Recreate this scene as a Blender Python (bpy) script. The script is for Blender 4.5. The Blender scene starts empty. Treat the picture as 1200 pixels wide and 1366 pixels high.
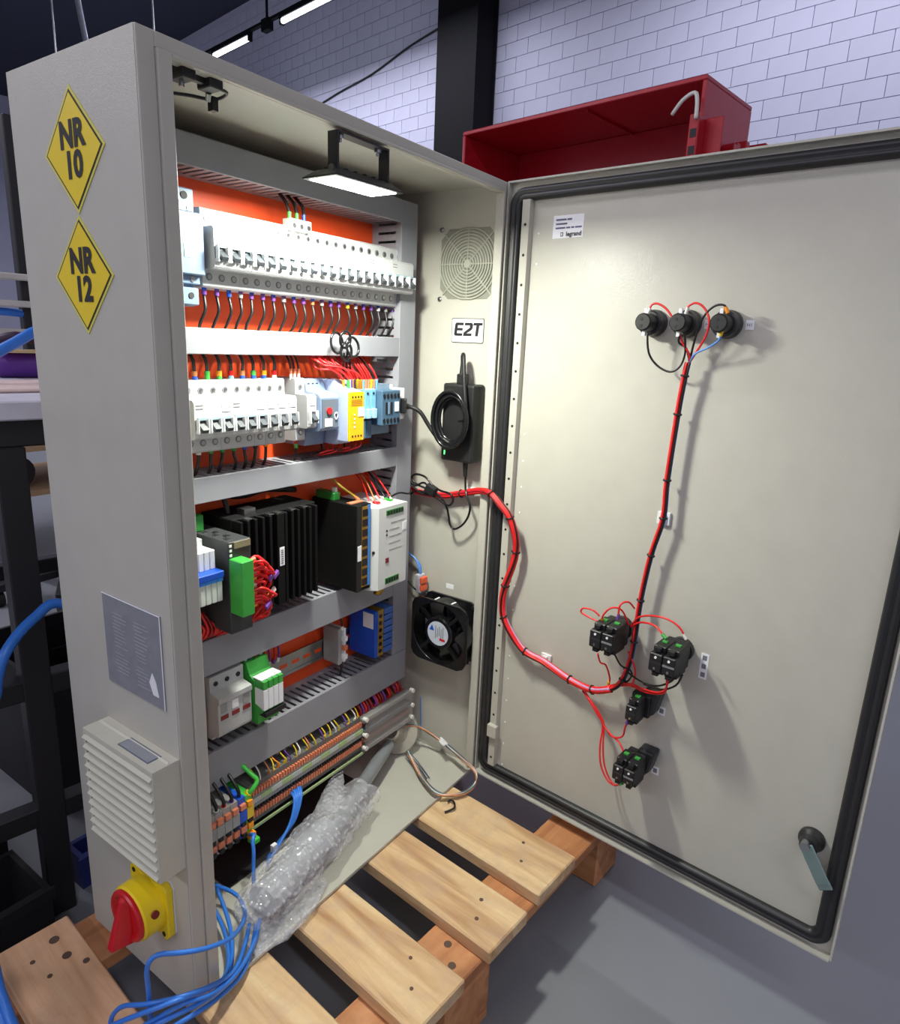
import bpy, bmesh, math, random
from mathutils import Vector, Matrix
random.seed(7)
R = math.radians
scene = bpy.context.scene
col = scene.collection

# ------------------------------------------------------------------ camera
CAM = Vector((-0.3525, -0.5621, 0.7634))
cr = Vector((0.57088, -0.81997, 0.04180)); cu_ = Vector((0.17709, 0.17269, 0.96893)); cf = Vector((0.80171, 0.54574, -0.24379))
cd = bpy.data.cameras.new('camera'); cd.sensor_fit = 'HORIZONTAL'; cd.sensor_width = 36.0
cd.lens = 36.0 * 895.9 / 1200.0; cd.clip_start = 0.02; cd.clip_end = 100
cam = bpy.data.objects.new('camera', cd); col.objects.link(cam)
cam.matrix_world = Matrix(((cr.x, cu_.x, -cf.x, CAM.x), (cr.y, cu_.y, -cf.y, CAM.y), (cr.z, cu_.z, -cf.z, CAM.z), (0, 0, 0, 1)))
scene.camera = cam
# ------------------------------------------------------------------ world and exposure
wo = bpy.data.worlds.new('hall_light'); scene.world = wo; wo.use_nodes = True
wo.node_tree.nodes['Background'].inputs[0].default_value = (0.86, 0.85, 1.0, 1)
wo.node_tree.nodes['Background'].inputs[1].default_value = 0.48
vs = scene.view_settings; vs.view_transform = 'Standard'; vs.look = 'None'; vs.exposure = 0.0; vs.gamma = 1.0; vs.use_curve_mapping = False
FLOOR = -0.135
def area(name, loc, sx, sy, watts, colr, rot):
    l = bpy.data.lights.new(name, 'AREA'); l.shape = 'RECTANGLE'; l.size = sx; l.size_y = sy; l.energy = watts; l.color = colr
    o = bpy.data.objects.new(name, l); col.objects.link(o); o.location = loc; o.rotation_euler = rot
    return o
WA = R(8.7)
WD = Vector((math.sin(WA), math.cos(WA), 0)); WN = Vector((math.cos(WA), -math.sin(WA), 0))
def WP(d, t, z): return CAM.xy.to_3d() + WN * d + WD * t + Vector((0, 0, z))
# the hall's ceiling tubes; far-left pair is unseen, added to light the side panel
for i, (d, t, wt_) in enumerate(((4.1, 1.0, 46), (4.1, 5.6, 52), (4.1, 9.5, 52), (-0.9, -2.4, 55), (-0.9, 3.4, 85), (-0.9, 8.0, 60), (-4.2, 1.2, 115), (-4.2, 6.0, 80))):
    area('tube_and_fill_light', WP(d, t, 3.50), 0.14, 3.4, wt_, (0.90, 0.89, 1.0), (0, 0, -WA))
# the small floodlight inside the enclosure
flood = area('floodlight_light', (0.272, 0.0165, 0.9325), 0.085, 0.045, 5.9, (0.97, 1.0, 0.88), (0, R(-1.2), 0))

# ------------------------------------------------------------------ helpers
def lin(c):
    c /= 255.0
    return c / 12.92 if c <= 0.04045 else ((c + 0.055) / 1.055) ** 2.4
def rgb(r, g, b): return (lin(r), lin(g), lin(b), 1)
MATS = {}
def M(name, c, rough=0.5, metal=0.0, var=0.05, scale=30, bump=0.0, bscale=200, emit=None, estr=0, trans=0, alpha=1, stretch=None, coat=0, spec=None):
    m = bpy.data.materials.new(name); m.use_nodes = True; nt = m.node_tree; b = nt.nodes['Principled BSDF']
    tc = nt.nodes.new('ShaderNodeTexCoord'); mp = nt.nodes.new('ShaderNodeMapping'); nt.links.new(tc.outputs['Object'], mp.inputs[0])
    if stretch: mp.inputs['Scale'].default_value = stretch
    nz = nt.nodes.new('ShaderNodeTexNoise'); nz.inputs['Scale'].default_value = scale; nz.inputs['Detail'].default_value = 4
    nt.links.new(mp.outputs[0], nz.inputs['Vector'])
    cm = nt.nodes.new('ShaderNodeValToRGB'); c4 = rgb(*c)
    cm.color_ramp.elements[0].color = tuple(max(0, x * (1 - var * 2)) for x in c4[:3]) + (1,)
    cm.color_ramp.elements[1].color = tuple(min(1, x * (1 + var * 2)) for x in c4[:3]) + (1,)
    cm.color_ramp.elements[0].position = 0.25; cm.color_ramp.elements[1].position = 0.75
    nt.links.new(nz.outputs['Fac'], cm.inputs[0]); nt.links.new(cm.outputs[0], b.inputs['Base Color'])
    b.inputs['Roughness'].default_value = rough; b.inputs['Metallic'].default_value = metal
    if spec is not None: b.inputs['Specular IOR Level'].default_value = spec
    if coat: b.inputs['Coat Weight'].default_value = coat; b.inputs['Coat Roughness'].default_value = 0.2
    if trans: b.inputs['Transmission Weight'].default_value = trans
    if alpha < 1: b.inputs['Alpha'].default_value = alpha
    if emit: b.inputs['Emission Color'].default_value = rgb(*emit); b.inputs['Emission Strength'].default_value = estr
    if bump:
        n2 = nt.nodes.new('ShaderNodeTexNoise'); n2.inputs['Scale'].default_value = bscale; n2.inputs['Detail'].default_value = 3
        nt.links.new(mp.outputs[0], n2.inputs['Vector'])
        bp = nt.nodes.new('ShaderNodeBump'); bp.inputs['Strength'].default_value = bump; bp.inputs['Distance'].default_value = 0.001
        nt.links.new(n2.outputs['Fac'], bp.inputs['Height']); nt.links.new(bp.outputs[0], b.inputs['Normal'])
        if coat:
            b2 = nt.nodes.new('ShaderNodeBump'); b2.inputs['Strength'].default_value = 0.28; b2.inputs['Distance'].default_value = 0.0012; n3 = nt.nodes.new('ShaderNodeTexNoise'); n3.inputs['Scale'].default_value = 420; nt.links.new(mp.outputs[0], n3.inputs['Vector']); nt.links.new(n3.outputs['Fac'], b2.inputs['Height']); nt.links.new(b2.outputs[0], b.inputs['Coat Normal'])
    MATS[name] = m
    return m

def tilt(mb, xc=0.273, k=0.02):
    mb.v = [(v[0], v[1], v[2] + (v[0] - xc) * k) for v in mb.v]
    return mb
class MB:
    def __init__(s): s.v = []; s.f = []; s.m = []; s.s = []
    def face(s, idx, m=0, sm=False): s.f.append(tuple(idx)); s.m.append(m); s.s.append(sm)
    def hexa(s, P, m=0):
        b = len(s.v); s.v += [tuple(p) for p in P]
        for q in ((0, 3, 2, 1), (4, 5, 6, 7), (0, 1, 5, 4), (1, 2, 6, 5), (2, 3, 7, 6), (3, 0, 4, 7)): s.face([b + i for i in q], m)
        return s
    def box(s, x0, x1, y0, y1, z0, z1, m=0):
        x0, x1 = sorted((x0, x1)); y0, y1 = sorted((y0, y1)); z0, z1 = sorted((z0, z1))
        return s.hexa([(x0, y0, z0), (x1, y0, z0), (x1, y1, z0), (x0, y1, z0), (x0, y0, z1), (x1, y0, z1), (x1, y1, z1), (x0, y1, z1)], m)
    def obox(s, c, a, b, d, m=0):           # centre and three half vectors
        c, a, b, d = map(Vector, (c, a, b, d))
        if a.cross(b).dot(d) < 0: a = -a
        return s.hexa([c - a - b - d, c + a - b - d, c + a + b - d, c - a + b - d, c - a - b + d, c + a - b + d, c + a + b + d, c - a + b + d], m)
    def prism(s, poly, fn, lo, hi, m=0, sm=False):   # fn(a, b, t) -> xyz
        n = len(poly); b = len(s.v)
        s.v += [tuple(fn(p[0], p[1], lo)) for p in poly] + [tuple(fn(p[0], p[1], hi)) for p in poly]
        s.face(list(range(b + n - 1, b - 1, -1)), m); s.face(list(range(b + n, b + 2 * n)), m)
        for i in range(n):
            j = (i + 1) % n; s.face((b + i, b + j, b + n + j, b + n + i), m, sm)
        return s
    def cyl(s, p0, p1, r0, r1=None, n=14, m=0, caps=True, mc=None):
        r1 = r0 if r1 is None else r1; p0 = Vector(p0); p1 = Vector(p1); d = (p1 - p0).normalized()
        a = d.orthogonal().normalized(); c = d.cross(a); b = len(s.v)
        for p, r in ((p0, r0), (p1, r1)):
            for i in range(n):
                t = 2 * math.pi * i / n; s.v.append(tuple(p + (a * math.cos(t) + c * math.sin(t)) * r))
        for i in range(n):
            j = (i + 1) % n; s.face((b + i, b + j, b + n + j, b + n + i), m, True)
        if caps:
            mc = m if mc is None else mc; k = len(s.v); s.v += s.v[b:b + 2 * n]
            s.face([k + i for i in range(n - 1, -1, -1)], mc); s.face([k + n + i for i in range(n)], mc)
        return s
    def tube(s, pts, r, n=7, m=0, sub=4, closed=False, radii=None):
        P = [Vector(p) for p in pts]
        if sub > 1 and len(P) > 2: 
            Q = []; N = len(P); RR = []
            rng = range(N) if closed else range(N - 1)
            for i in rng:
                p0 = P[(i - 1) % N] if closed or i > 0 else P[0]; p1 = P[i]; p2 = P[(i + 1) % N]; p3 = P[(i + 2) % N] if closed or i + 2 < N else P[-1]
                for k in range(sub):
                    t = k / sub
                    Q.append(0.5 * ((2 * p1) + (p2 - p0) * t + (2 * p0 - 5 * p1 + 4 * p2 - p3) * t * t + (3 * p1 - p0 - 3 * p2 + p3) * t ** 3))
                    if radii: RR.append(radii[i] * (1 - t) + radii[(i + 1) % N] * t)
            if not closed:
                Q.append(P[-1])
                if radii: RR.append(radii[-1])
            P = Q; radii = RR if radii else None
        N = len(P); b = len(s.v); u = None
        for i in range(N):
            if closed: t = (P[(i + 1) % N] - P[i - 1]).normalized()
            else: t = (P[min(i + 1, N - 1)] - P[max(i - 1, 0)]).normalized()
            u = t.orthogonal().normalized() if u is None else (u - t * u.dot(t)).normalized()
            w = t.cross(u); rr = radii[i] if radii else r
            for k in range(n):
                a = 2 * math.pi * k / n; s.v.append(tuple(P[i] + (u * math.cos(a) + w * math.sin(a)) * rr))
        for i in range(N if closed else N - 1):
            j = (i + 1) % N
            for k in range(n):
                l = (k + 1) % n; s.face((b + i * n + k, b + i * n + l, b + j * n + l, b + j * n + k), m, True)
        if not closed:
            s.face([b + k for k in range(n - 1, -1, -1)], m); s.face([b + (N - 1) * n + k for k in range(n)], m)
        return s
    def lathe(s, c, axis, prof, n=20, m=0):   # prof: (r, h) along axis
        c = Vector(c); d = Vector(axis).normalized(); a = d.orthogonal().normalized(); e = d.cross(a)
        for (r0, h0), (r1, h1) in zip(prof, prof[1:]):
            b = len(s.v)
            for r, h in ((r0, h0), (r1, h1)):
                for i in range(n):
                    t = 2 * math.pi * i / n; s.v.append(tuple(c + d * h + (a * math.cos(t) + e * math.sin(t)) * r))
            for i in range(n):
                j = (i + 1) % n; s.face((b + i, b + j, b + n + j, b + n + i), m, True)
        return s
    def build(s, name, mats, parent=None, bevel=0, seg=2, loc=None, keep=False):
        o3 = Vector((0, 0, 0))
        if parent is not None: o3 = parent_loc(parent)
        elif loc is not None: o3 = Vector(loc)
        me = bpy.data.meshes.new(name)
        me.from_pydata([tuple(Vector(v) - o3) for v in s.v], [], s.f); 
        for mt in (mats if isinstance(mats, (list, tuple)) else [mats]): me.materials.append(mt)
        me.polygons.foreach_set('material_index', s.m); me.polygons.foreach_set('use_smooth', s.s); me.update()
        o = bpy.data.objects.new(name, me); col.objects.link(o)
        if parent is not None: o.parent = parent
        else: o.location = o3
        if bevel:
            bv = o.modifiers.new('bevel', 'BEVEL'); bv.width = bevel; bv.segments = seg; bv.limit_method = 'ANGLE'; bv.harden_normals = False
        return o
def parent_loc(p):
    v = Vector(p.location)
    while p.parent: p = p.parent; v += Vector(p.location)
    return v
def tag(o, label=None, cat=None, group=None, kind=None):
    if label: o['label'] = label
    if cat: o['category'] = cat
    if group: o['group'] = group
    if kind: o['kind'] = kind
    return o
def thing(name, label, cat, loc=(0, 0, 0), group=None):
    o = bpy.data.objects.new(name, None); o.empty_display_size = 0.02; col.objects.link(o); o.location = loc
    return tag(o, label, cat, group)
def struct(name, loc=(0, 0, 0)):
    o = bpy.data.objects.new(name, None); col.objects.link(o); o.location = loc; o['kind'] = 'structure'; return o
def dup(o, parent=None, loc=None):
    c = o.copy(); col.objects.link(c); c.parent = parent
    if loc is not None: c.location = loc
    for ch in list(o.children): dup(ch, c)
    return c
ORD = ['zeroth', 'first', 'second', 'third', 'fourth', 'fifth', 'sixth', 'seventh', 'eighth', 'ninth', 'tenth', 'eleventh', 'twelfth', 'thirteenth', 'fourteenth', 'fifteenth', 'sixteenth', 'seventeenth', 'eighteenth', 'nineteenth', 'twentieth', 'twenty-first', 'twenty-second', 'twenty-third', 'twenty-fourth', 'twenty-fifth', 'twenty-sixth', 'twenty-seventh', 'twenty-eighth', 'twenty-ninth', 'thirtieth'] 
ORD = ORD[:30] + ['thirtieth'] + ['thirty-' + ORD[i] for i in range(1, 10)] + ['fortieth'] + ['forty-' + ORD[i] for i in range(1, 10)] + ['fiftieth'] + ['fifty-' + ORD[i] for i in range(1, 10)]
def text(body, size, origin, xd, yd, mat, parent, name='lettering', offset=0.0, extrude=0.0002, align='CENTER', sx=1.0):
    fc = bpy.data.curves.new(name, 'FONT'); fc.body = body; fc.size = 1.0; fc.align_x = align; fc.align_y = 'CENTER'; fc.offset = offset; fc.resolution_u = 3
    to = bpy.data.objects.new(name + '_src', fc); col.objects.link(to)
    dg = bpy.context.evaluated_depsgraph_get(); me = bpy.data.meshes.new_from_object(to.evaluated_get(dg))
    bpy.data.objects.remove(to); bpy.data.curves.remove(fc)
    xd = Vector(xd).normalized(); yd = Vector(yd).normalized(); zd = xd.cross(yd); o3 = Vector(origin) - parent_loc(parent)
    for v in me.vertices: v.co = o3 + xd * v.co.x * size * sx + yd * v.co.y * size + zd * (v.co.z * size + 0.0004)
    me.materials.clear(); me.materials.append(mat)
    o = bpy.data.objects.new(name, me); col.objects.link(o); o.parent = parent
    return o

# ------------------------------------------------------------------ materials
paint = M('enclosure_paint', (186, 183, 172), 0.48, var=0.015, bump=0.16, bscale=1100, coat=0.2)
orange = M('orange_plate', (232, 78, 28), 0.45, var=0.03)
ductm = M('duct_grey', (140, 141, 148), 0.5, var=0.02)
ductd = M('duct_inside', (120, 121, 126), 0.6, var=0.02)
rubber = M('black_rubber', (38, 38, 40), 0.42, var=0.08)
black = M('black_plastic', (24, 24, 26), 0.5, var=0.1)
blackg = M('black_gloss', (20, 20, 22), 0.2, var=0.05)
white = M('white_plastic', (222, 222, 224), 0.4, var=0.02)
whiteb = M('breaker_white', (192, 193, 194), 0.38, var=0.02)
label = M('label_white', (232, 232, 236), 0.55, var=0.01)
ink = M('ink_black', (22, 20, 24), 0.6, var=0.02)
inkg = M('ink_grey', (120, 120, 124), 0.6, var=0.02)
yellow = M('sign_yellow', (236, 206, 20), 0.4, var=0.02)
yedge = M('sign_edge', (214, 205, 92), 0.45, var=0.02)
steel = M('zinc_steel', (168, 170, 172), 0.3, 1.0, var=0.05)
alu = M('brushed_plate', (142, 143, 151), 0.42, 0.2, var=0.05, scale=60)
bluegrey = M('device_blue_grey', (112, 132, 160), 0.4, var=0.02)
darkgrey = M('device_dark_grey', (92, 100, 112), 0.45, var=0.03)
cyanblue = M('device_light_blue', (112, 170, 206), 0.4, var=0.02)
contactb = M('contactor_blue', (70, 98, 122), 0.4, var=0.03)
red = M('red_plastic', (196, 20, 28), 0.35, var=0.04)
redw = M('red_wire', (222, 36, 36), 0.38, var=0.05)
blackw = M('black_wire', (22, 21, 22), 0.4, var=0.05)
bluew = M('blue_cable', (52, 120, 214), 0.38, var=0.05)
lbluew = M('light_blue_wire', (90, 140, 210), 0.4, var=0.05)
violetw = M('violet_wire', (112, 62, 150), 0.4, var=0.05)
yelloww = M('yellow_wire', (224, 188, 40), 0.4, var=0.05)
greenw = M('green_wire', (70, 190, 70), 0.4, var=0.05)
whitew = M('white_wire', (225, 222, 215), 0.4, var=0.03)
brownw = M('brown_wire', (196, 120, 70), 0.4, var=0.05)
orangew = M('orange_lever', (214, 126, 92), 0.4, var=0.05)
orangeb = M('orange_bright', (244, 150, 30), 0.4, var=0.05)
greenp = M('green_plastic', (60, 160, 64), 0.42, var=0.04)
dgreenp = M('green_terminal', (40, 120, 50), 0.42, var=0.04)
ltgreen = M('pale_green', (160, 206, 110), 0.45, var=0.04)
greyp = M('terminal_grey', (150, 150, 148), 0.5, var=0.04)
bluep = M('blue_plastic', (30, 80, 190), 0.35, var=0.04)
gold = M('gold_contact', (190, 150, 60), 0.35, 0.7, var=0.05)
redbox = M('red_paint', (178, 28, 42), 0.26, var=0.03)
wood = None
def woodmat(name, c0, c1, c2, c3=(176, 146, 124)):
    m = bpy.data.materials.new(name); m.use_nodes = True; nt = m.node_tree; b = nt.nodes['Principled BSDF']
    tc = nt.nodes.new('ShaderNodeTexCoord'); mp = nt.nodes.new('ShaderNodeMapping'); mp.inputs['Scale'].default_value = (14, 1.6, 14)
    oi = nt.nodes.new('ShaderNodeObjectInfo'); ad = nt.nodes.new('ShaderNodeVectorMath'); ad.operation = 'ADD'
    ml = nt.nodes.new('ShaderNodeMath'); ml.operation = 'MULTIPLY'; ml.inputs[1].default_value = 7.3; nt.links.new(oi.outputs['Random'], ml.inputs[0])
    nt.links.new(tc.outputs['Object'], ad.inputs[0]); nt.links.new(ml.outputs[0], ad.inputs[1]); nt.links.new(ad.outputs[0], mp.inputs[0])
    nz = nt.nodes.new('ShaderNodeTexNoise'); nz.inputs['Scale'].default_value = 2.2; nz.inputs['Detail'].default_value = 6; nz.inputs['Distortion'].default_value = 1.2
    nt.links.new(mp.outputs[0], nz.inputs['Vector'])
    cm = nt.nodes.new('ShaderNodeValToRGB'); e = cm.color_ramp.elements
    e[0].position = 0.28; e[0].color = rgb(*c0); e[1].position = 0.72; e[1].color = rgb(*c2); k = e.new(0.5); k.color = rgb(*c1)
    nt.links.new(nz.outputs['Fac'], cm.inputs[0])
    n4 = nt.nodes.new('ShaderNodeTexNoise'); n4.inputs['Scale'].default_value = 26; n4.inputs['Detail'].default_value = 6; n4.inputs['Roughness'].default_value = 0.65; nt.links.new(ad.outputs[0], n4.inputs['Vector'])
    r4 = nt.nodes.new('ShaderNodeValToRGB'); r4.color_ramp.elements[0].position = 0.45; r4.color_ramp.elements[0].color = (0, 0, 0, 1); r4.color_ramp.elements[1].position = 0.72; r4.color_ramp.elements[1].color = (0.6, 0.6, 0.6, 1); nt.links.new(n4.outputs['Fac'], r4.inputs[0])
    mx = nt.nodes.new('ShaderNodeMix'); mx.data_type = 'RGBA'; nt.links.new(r4.outputs[0], mx.inputs[0]); nt.links.new(cm.outputs[0], mx.inputs[6]); mx.inputs[7].default_value = rgb(*c3); nt.links.new(mx.outputs[2], b.inputs['Base Color'])
    n2 = nt.nodes.new('ShaderNodeTexNoise'); n2.inputs['Scale'].default_value = 9; n2.inputs['Detail'].default_value = 5; nt.links.new(mp.outputs[0], n2.inputs['Vector'])
    bp = nt.nodes.new('ShaderNodeBump'); bp.inputs['Strength'].default_value = 0.5; bp.inputs['Distance'].default_value = 0.002; nt.links.new(n2.outputs['Fac'], bp.inputs['Height']); nt.links.new(bp.outputs[0], b.inputs['Normal'])
    b.inputs['Roughness'].default_value = 0.6
    return m
woodl = woodmat('pallet_wood_pale', (172, 128, 88), (212, 176, 132), (230, 204, 160), (186, 156, 134))
woodo = woodmat('pallet_wood_orange', (160, 104, 66), (192, 130, 84), (206, 148, 102), (176, 116, 76))
woodm = woodmat('pallet_wood_brown', (200, 150, 110), (228, 180, 138), (238, 198, 158), (206, 160, 128))
knot = M('knot_brown', (92, 70, 58), 0.7, var=0.1)

# ------------------------------------------------------------------ room
floorm = M('floor_grey', (128, 131, 136), 0.42, var=0.03, scale=3, bump=0.05, bscale=60)
blockm = M('block_white', (200, 202, 224), 0.6, var=0.03, scale=2.0, bump=0.3, bscale=90)
mortar = M('mortar_grey', (194, 196, 218), 0.8, var=0.05)
roofm = M('roof_dark', (58, 62, 78), 0.8, var=0.05)
colm = M('column_black', (9, 11, 16), 0.8, var=0.06, spec=0.25)
fl = struct('floor'); fl_m = MB().box(-9, 9, -9, 22, FLOOR - 0.05, FLOOR).build('floor_slab', floorm, fl)
ZR = 4.67
def wallbox(d0, d1, t0, t1, z0, z1, mb=None):
    mb = mb or MB()
    return mb.hexa([WP(d0, t1, z0), WP(d1, t1, z0), WP(d1, t0, z0), WP(d0, t0, z0), WP(d0, t1, z1), WP(d1, t1, z1), WP(d1, t0, z1), WP(d0, t0, z1)])
WDIST = 5.0
wr = struct('wall_right'); wallbox(WDIST + 0.012, WDIST + 0.2, -6, 15.0, FLOOR, ZR).build('mortar_bed', mortar, wr)
BL, BH, JT = 0.2375, 0.1207, 0.0045
bk = MB(); bk.hexa([WN * 0 + WD * (BL - JT) * 0.5 * a + Vector((0, 0, (BH - JT) * 0.5 * c)) + WN * dd * 1.0 for (dd, a, c) in
    ((0, 1, -1), (.014, 1, -1), (.014, -1, -1), (0, -1, -1), (0, 1, 1), (.014, 1, 1), (.014, -1, 1), (0, -1, 1))])
brick0 = bk.build('brick', blockm, wr); first = [True]
rest = MB(); cands = []
def pix(p):
    d = Vector(p) - CAM; z = d.dot(cf)
    return (600 + 895.9 * d.dot(cr) / z, 683 - 895.9 * d.dot(cu_) / z) if z > 0.05 else (-9999, -9999)
for row in range(0, 40):
    z = 2.17 + (row - 18.5) * BH
    if z + BH / 2 > ZR or z - BH / 2 < FLOOR: continue
    for k in range(-22, 62):
        t = 1.383 + (k + 0.5 * (row % 2)) * BL
        c = WP(WDIST, t, z); u, v = pix(c)
        vis = 225 < u < 1215 and -12 < v < (215 if u > 640 else 40 + (u - 200) * 0.42)
        if 620 < u < 950 and v > 178 - (u - 617) * 0.262 + 15: vis = False
        if 580 < u < 624: vis = False
        cands.append((0 if vis else 1, (c - CAM).length, tuple(c)))
cands.sort()
for i, (nv, dist, c) in enumerate(cands):
    if nv == 0 and i < 300:
        o = brick0 if i == 0 else brick0.copy()
        if i: col.objects.link(o)
        o.location = c
    else:
        b0 = len(rest.v); rest.v += [tuple(Vector(v) + Vector(c)) for v in bk.v]
        for f_ in bk.f: rest.face([b0 + q for q in f_])
rs = rest.build('brick_courses', blockm, wr); rs['kind'] = 'stuff'
wb = struct('wall_back'); wallbox(-9, WDIST, 15.0, 15.2, FLOOR, ZR).build('wall_surface', blockm, wb)
cl = struct('ceiling'); wallbox(-9, WDIST + 0.2, -6, 15.2, ZR, ZR + 0.1).build('roof_deck', roofm, cl)
# steel column by the wall
t = thing('steel_column', 'tall black steel column against the white block wall', 'column', WP(WDIST - 0.14, 4.55, FLOOR))
wallbox(WDIST - 0.27, WDIST - 0.25, 4.33, 4.80, FLOOR, ZR).build('flange', colm, t); wallbox(WDIST - 0.03, WDIST - 0.01, 4.33, 4.80, FLOOR, ZR).build('flange', colm, t)
wallbox(WDIST - 0.25, WDIST - 0.03, 4.34, 4.79, FLOOR, ZR).build('web', colm, t)
# conduit pipes / painted bands across the wall, thin cable on the wall
t = MB().tube([WP(WDIST - 0.012, 8.4, 3.06), WP(WDIST - 0.012, 7.6, 3.16), WP(WDIST - 0.012, 6.6, 3.32), WP(WDIST - 0.012, 6.0, 3.39), WP(WDIST - 0.012, 5.4, 3.52), WP(WDIST - 0.012, 4.8, 3.60)], 0.009, 6)
o = t.build('wall_cable', blackw, loc=WP(WDIST - 0.02, 6.6, 3.2)); tag(o, 'thin dark cable running slantwise along the white block wall', 'cable')
# light fixtures
tubem = M('tube_light', (250, 250, 255), 0.4, emit=(244, 246, 255), estr=9)
def fixture(d, ts, z, lab, rail=True):
    th = thing('tube_light', lab, 'light', WP(d, sum(ts) / 2, z))
    c0, c1 = WP(d, ts[0], z), WP(d, ts[1], z)
    MB().cyl(c0, c1, 0.022, n=10).build('tube', tubem, th)
    h = MB(); h.obox((c0 + c1) / 2 + Vector((0, 0, 0.035)), WD * (ts[1] - ts[0]) * 0.53, WN * 0.02, (0, 0, 0.012)); h.build('housing', colm, th)
    for e in (c0, c1): MB().obox(e, WD * 0.012, WN * 0.022, (0, 0, 0.03)).build('end_cap', colm, th)
    return th
fixture(4.0, (7.37, 6.66), 3.57, 'short bright tube light nearest the enclosure top corner')
fixture(4.0, (6.10, 5.20), 3.57, 'bright tube light cut off by the top edge of the picture')
rl = thing('light_rail', 'dark rail carrying the tube lights in front of the wall', 'rail', WP(4.0, 6.4, 3.62))
MB().obox(WP(4.0, 6.3, 3.63), WD * 1.25, WN * 0.02, (0, 0, 0.012)).build('bar', colm, rl)
for tt in (6.35, 5.1): MB().cyl(WP(4.0, tt, 3.63), WP(4.0, tt, ZR), 0.012, n=8).build('hanger', colm, rl)
MB().obox(WP(4.0, 6.35, 3.60), WD * 0.06, WN * 0.03, (0, 0, 0.05)).build('clamp', colm, rl)
fixture(0.55, (9.9, 7.9), 2.62, 'tube light glowing at the left edge beyond the enclosure')
for i, (x, y) in enumerate(((2.5, 4.99), (2.865, 4.336))):
    o = MB().cyl((x, y, 2.4), (x, y, ZR), 0.006, n=6).build('hanging_wire', steel, loc=(x, y, 2.4)); tag(o, ('thin wire hanging from the dark roof, %s of the two' % ('left' if i == 0 else 'right')), 'wire')
o = MB().cyl((3.6, 6.35, 2.55), (2.35, 4.5, 3.35), 0.022, n=8).build('roof_rod', steel, loc=(3.0, 5.4, 3)); tag(o, 'slanting metal rod below the dark roof behind the enclosure', 'rod')

# ------------------------------------------------------------------ pallet
PA = -0.095
PU = Vector((math.cos(PA), math.sin(PA), 0)); PV = Vector((-math.sin(PA), math.cos(PA), 0))
pal = thing('pallet', 'wooden pallet carrying the grey electrical enclosure', 'pallet', (0, 0, FLOOR))
def board(name, u0, u1, v0, v1, z0, z1, mat, along='v', bev=0.002):
    mb = MB()
    if along == 'v': a, b = (u1 - u0) / 2, (v1 - v0) / 2; rot = PA
    else: a, b = (v1 - v0) / 2, (u1 - u0) / 2; rot = PA - math.pi / 2
    mb.box(-a, a, -b, b, -(z1 - z0) / 2, (z1 - z0) / 2)
    o = mb.build(name, mat); o.rotation_euler = (0, 0, rot)
    c = PU * (u0 + u1) / 2 + PV * (v0 + v1) / 2 + Vector((0, 0, (z0 + z1) / 2)); o.location = c - Vector(pal.location); o.parent = pal
    bv = o.modifiers.new('bevel', 'BEVEL'); bv.width = bev; bv.segments = 1
    return o
TK = 0.021; DT = -0.001
for u0, u1, v0, v1 in ((-0.130, -0.043, -0.199, 0.255), (0.004, 0.104, -0.200, 0.257), (0.152, 0.244, -0.201, 0.256), (0.2945, 0.383, -0.201, 0.257), (0.418, 0.521, -0.197, 0.256), (0.607, 0.70, -0.198, 0.257)):
    board('deck_board', u0, u1, v0, v1, DT - TK, DT, woodm if u0 < -0.1 else woodl)
for v0, v1 in ((-0.189, -0.106), (0.172, 0.255)):
    board('stringer_board', -0.135, 0.70, v0, v1, DT - 2 * TK, DT - TK, woodo, 'u')
for v0, v1 in ((-0.189, -0.106), (0.172, 0.255)):
    for u0, u1 in ((-0.13, -0.05), (0.225, 0.317), (0.622, 0.70)):
        board('block', u0, u1, v0, v1, FLOOR, DT - 2 * TK, woodo, 'v', 0.003)
nl = []
for u, v, rr, m_ in ((0.325, -0.155, .003, 0), (0.355, -0.14, .003, 0), (0.19, -0.16, .0025, 0), (0.22, -0.13, .0025, 0), (0.455, -0.14, .0025, 0), (0.49, -0.12, .0025, 0), (-0.10, 0.21, .003, 0), (-0.093, 0.175, .003, 0), (-0.07, 0.225, .006, 0), (-0.068, 0.19, .0055, 0), (-0.055, 0.165, .004, 0)):
    p = PU * u + PV * v; 
    nl.append(MB().cyl((p.x, p.y, DT - 0.003), (p.x, p.y, DT + 0.0006), rr, n=10).build('knot', knot, pal))
for u, v in ((0.262, -0.165), (0.283, -0.140)):
    p = PU * u + PV * v
    MB().cyl((p.x, p.y, DT - TK - 0.003), (p.x, p.y, DT - TK + 0.0006), 0.0055, n=10).build('knot', knot, pal)

# ------------------------------------------------------------------ enclosure
W, D, H = 0.594, 0.2214, 1.0
enc = thing('electrical_enclosure', 'tall beige-grey electrical enclosure with open door standing on the pallet', 'enclosure', (W / 2, D / 2, 0))
TT = 0.002
MB().box(0, TT, 0.0026, D, 0, H).build('side_panel', paint, enc)
MB().box(W - TT, W, 0.0026, D, 0, H).build('side_panel', paint, enc)
MB().box(TT, W - TT, 0.0026, D, H - TT, H).build('top_panel', paint, enc)
MB().box(TT, W - TT, D - TT, D - 0.0002, 0, H - TT).build('back_panel', paint, enc)
fb = MB(); fb.box(TT, W - TT, 0.002, 0.125, 0, TT); fb.box(TT, 0.14, 0.125, D - TT, 0, TT); fb.box(0.42, W - TT, 0.125, D - TT, 0, TT); fb.box(0.14, 0.42, 0.205, D - TT, 0, TT)
fb.build('bottom_panel', paint, enc)
MB().box(0.135, 0.425, 0.12, 0.21, 0.0021, 0.004).build('gland_plate', rubber, enc)
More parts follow.
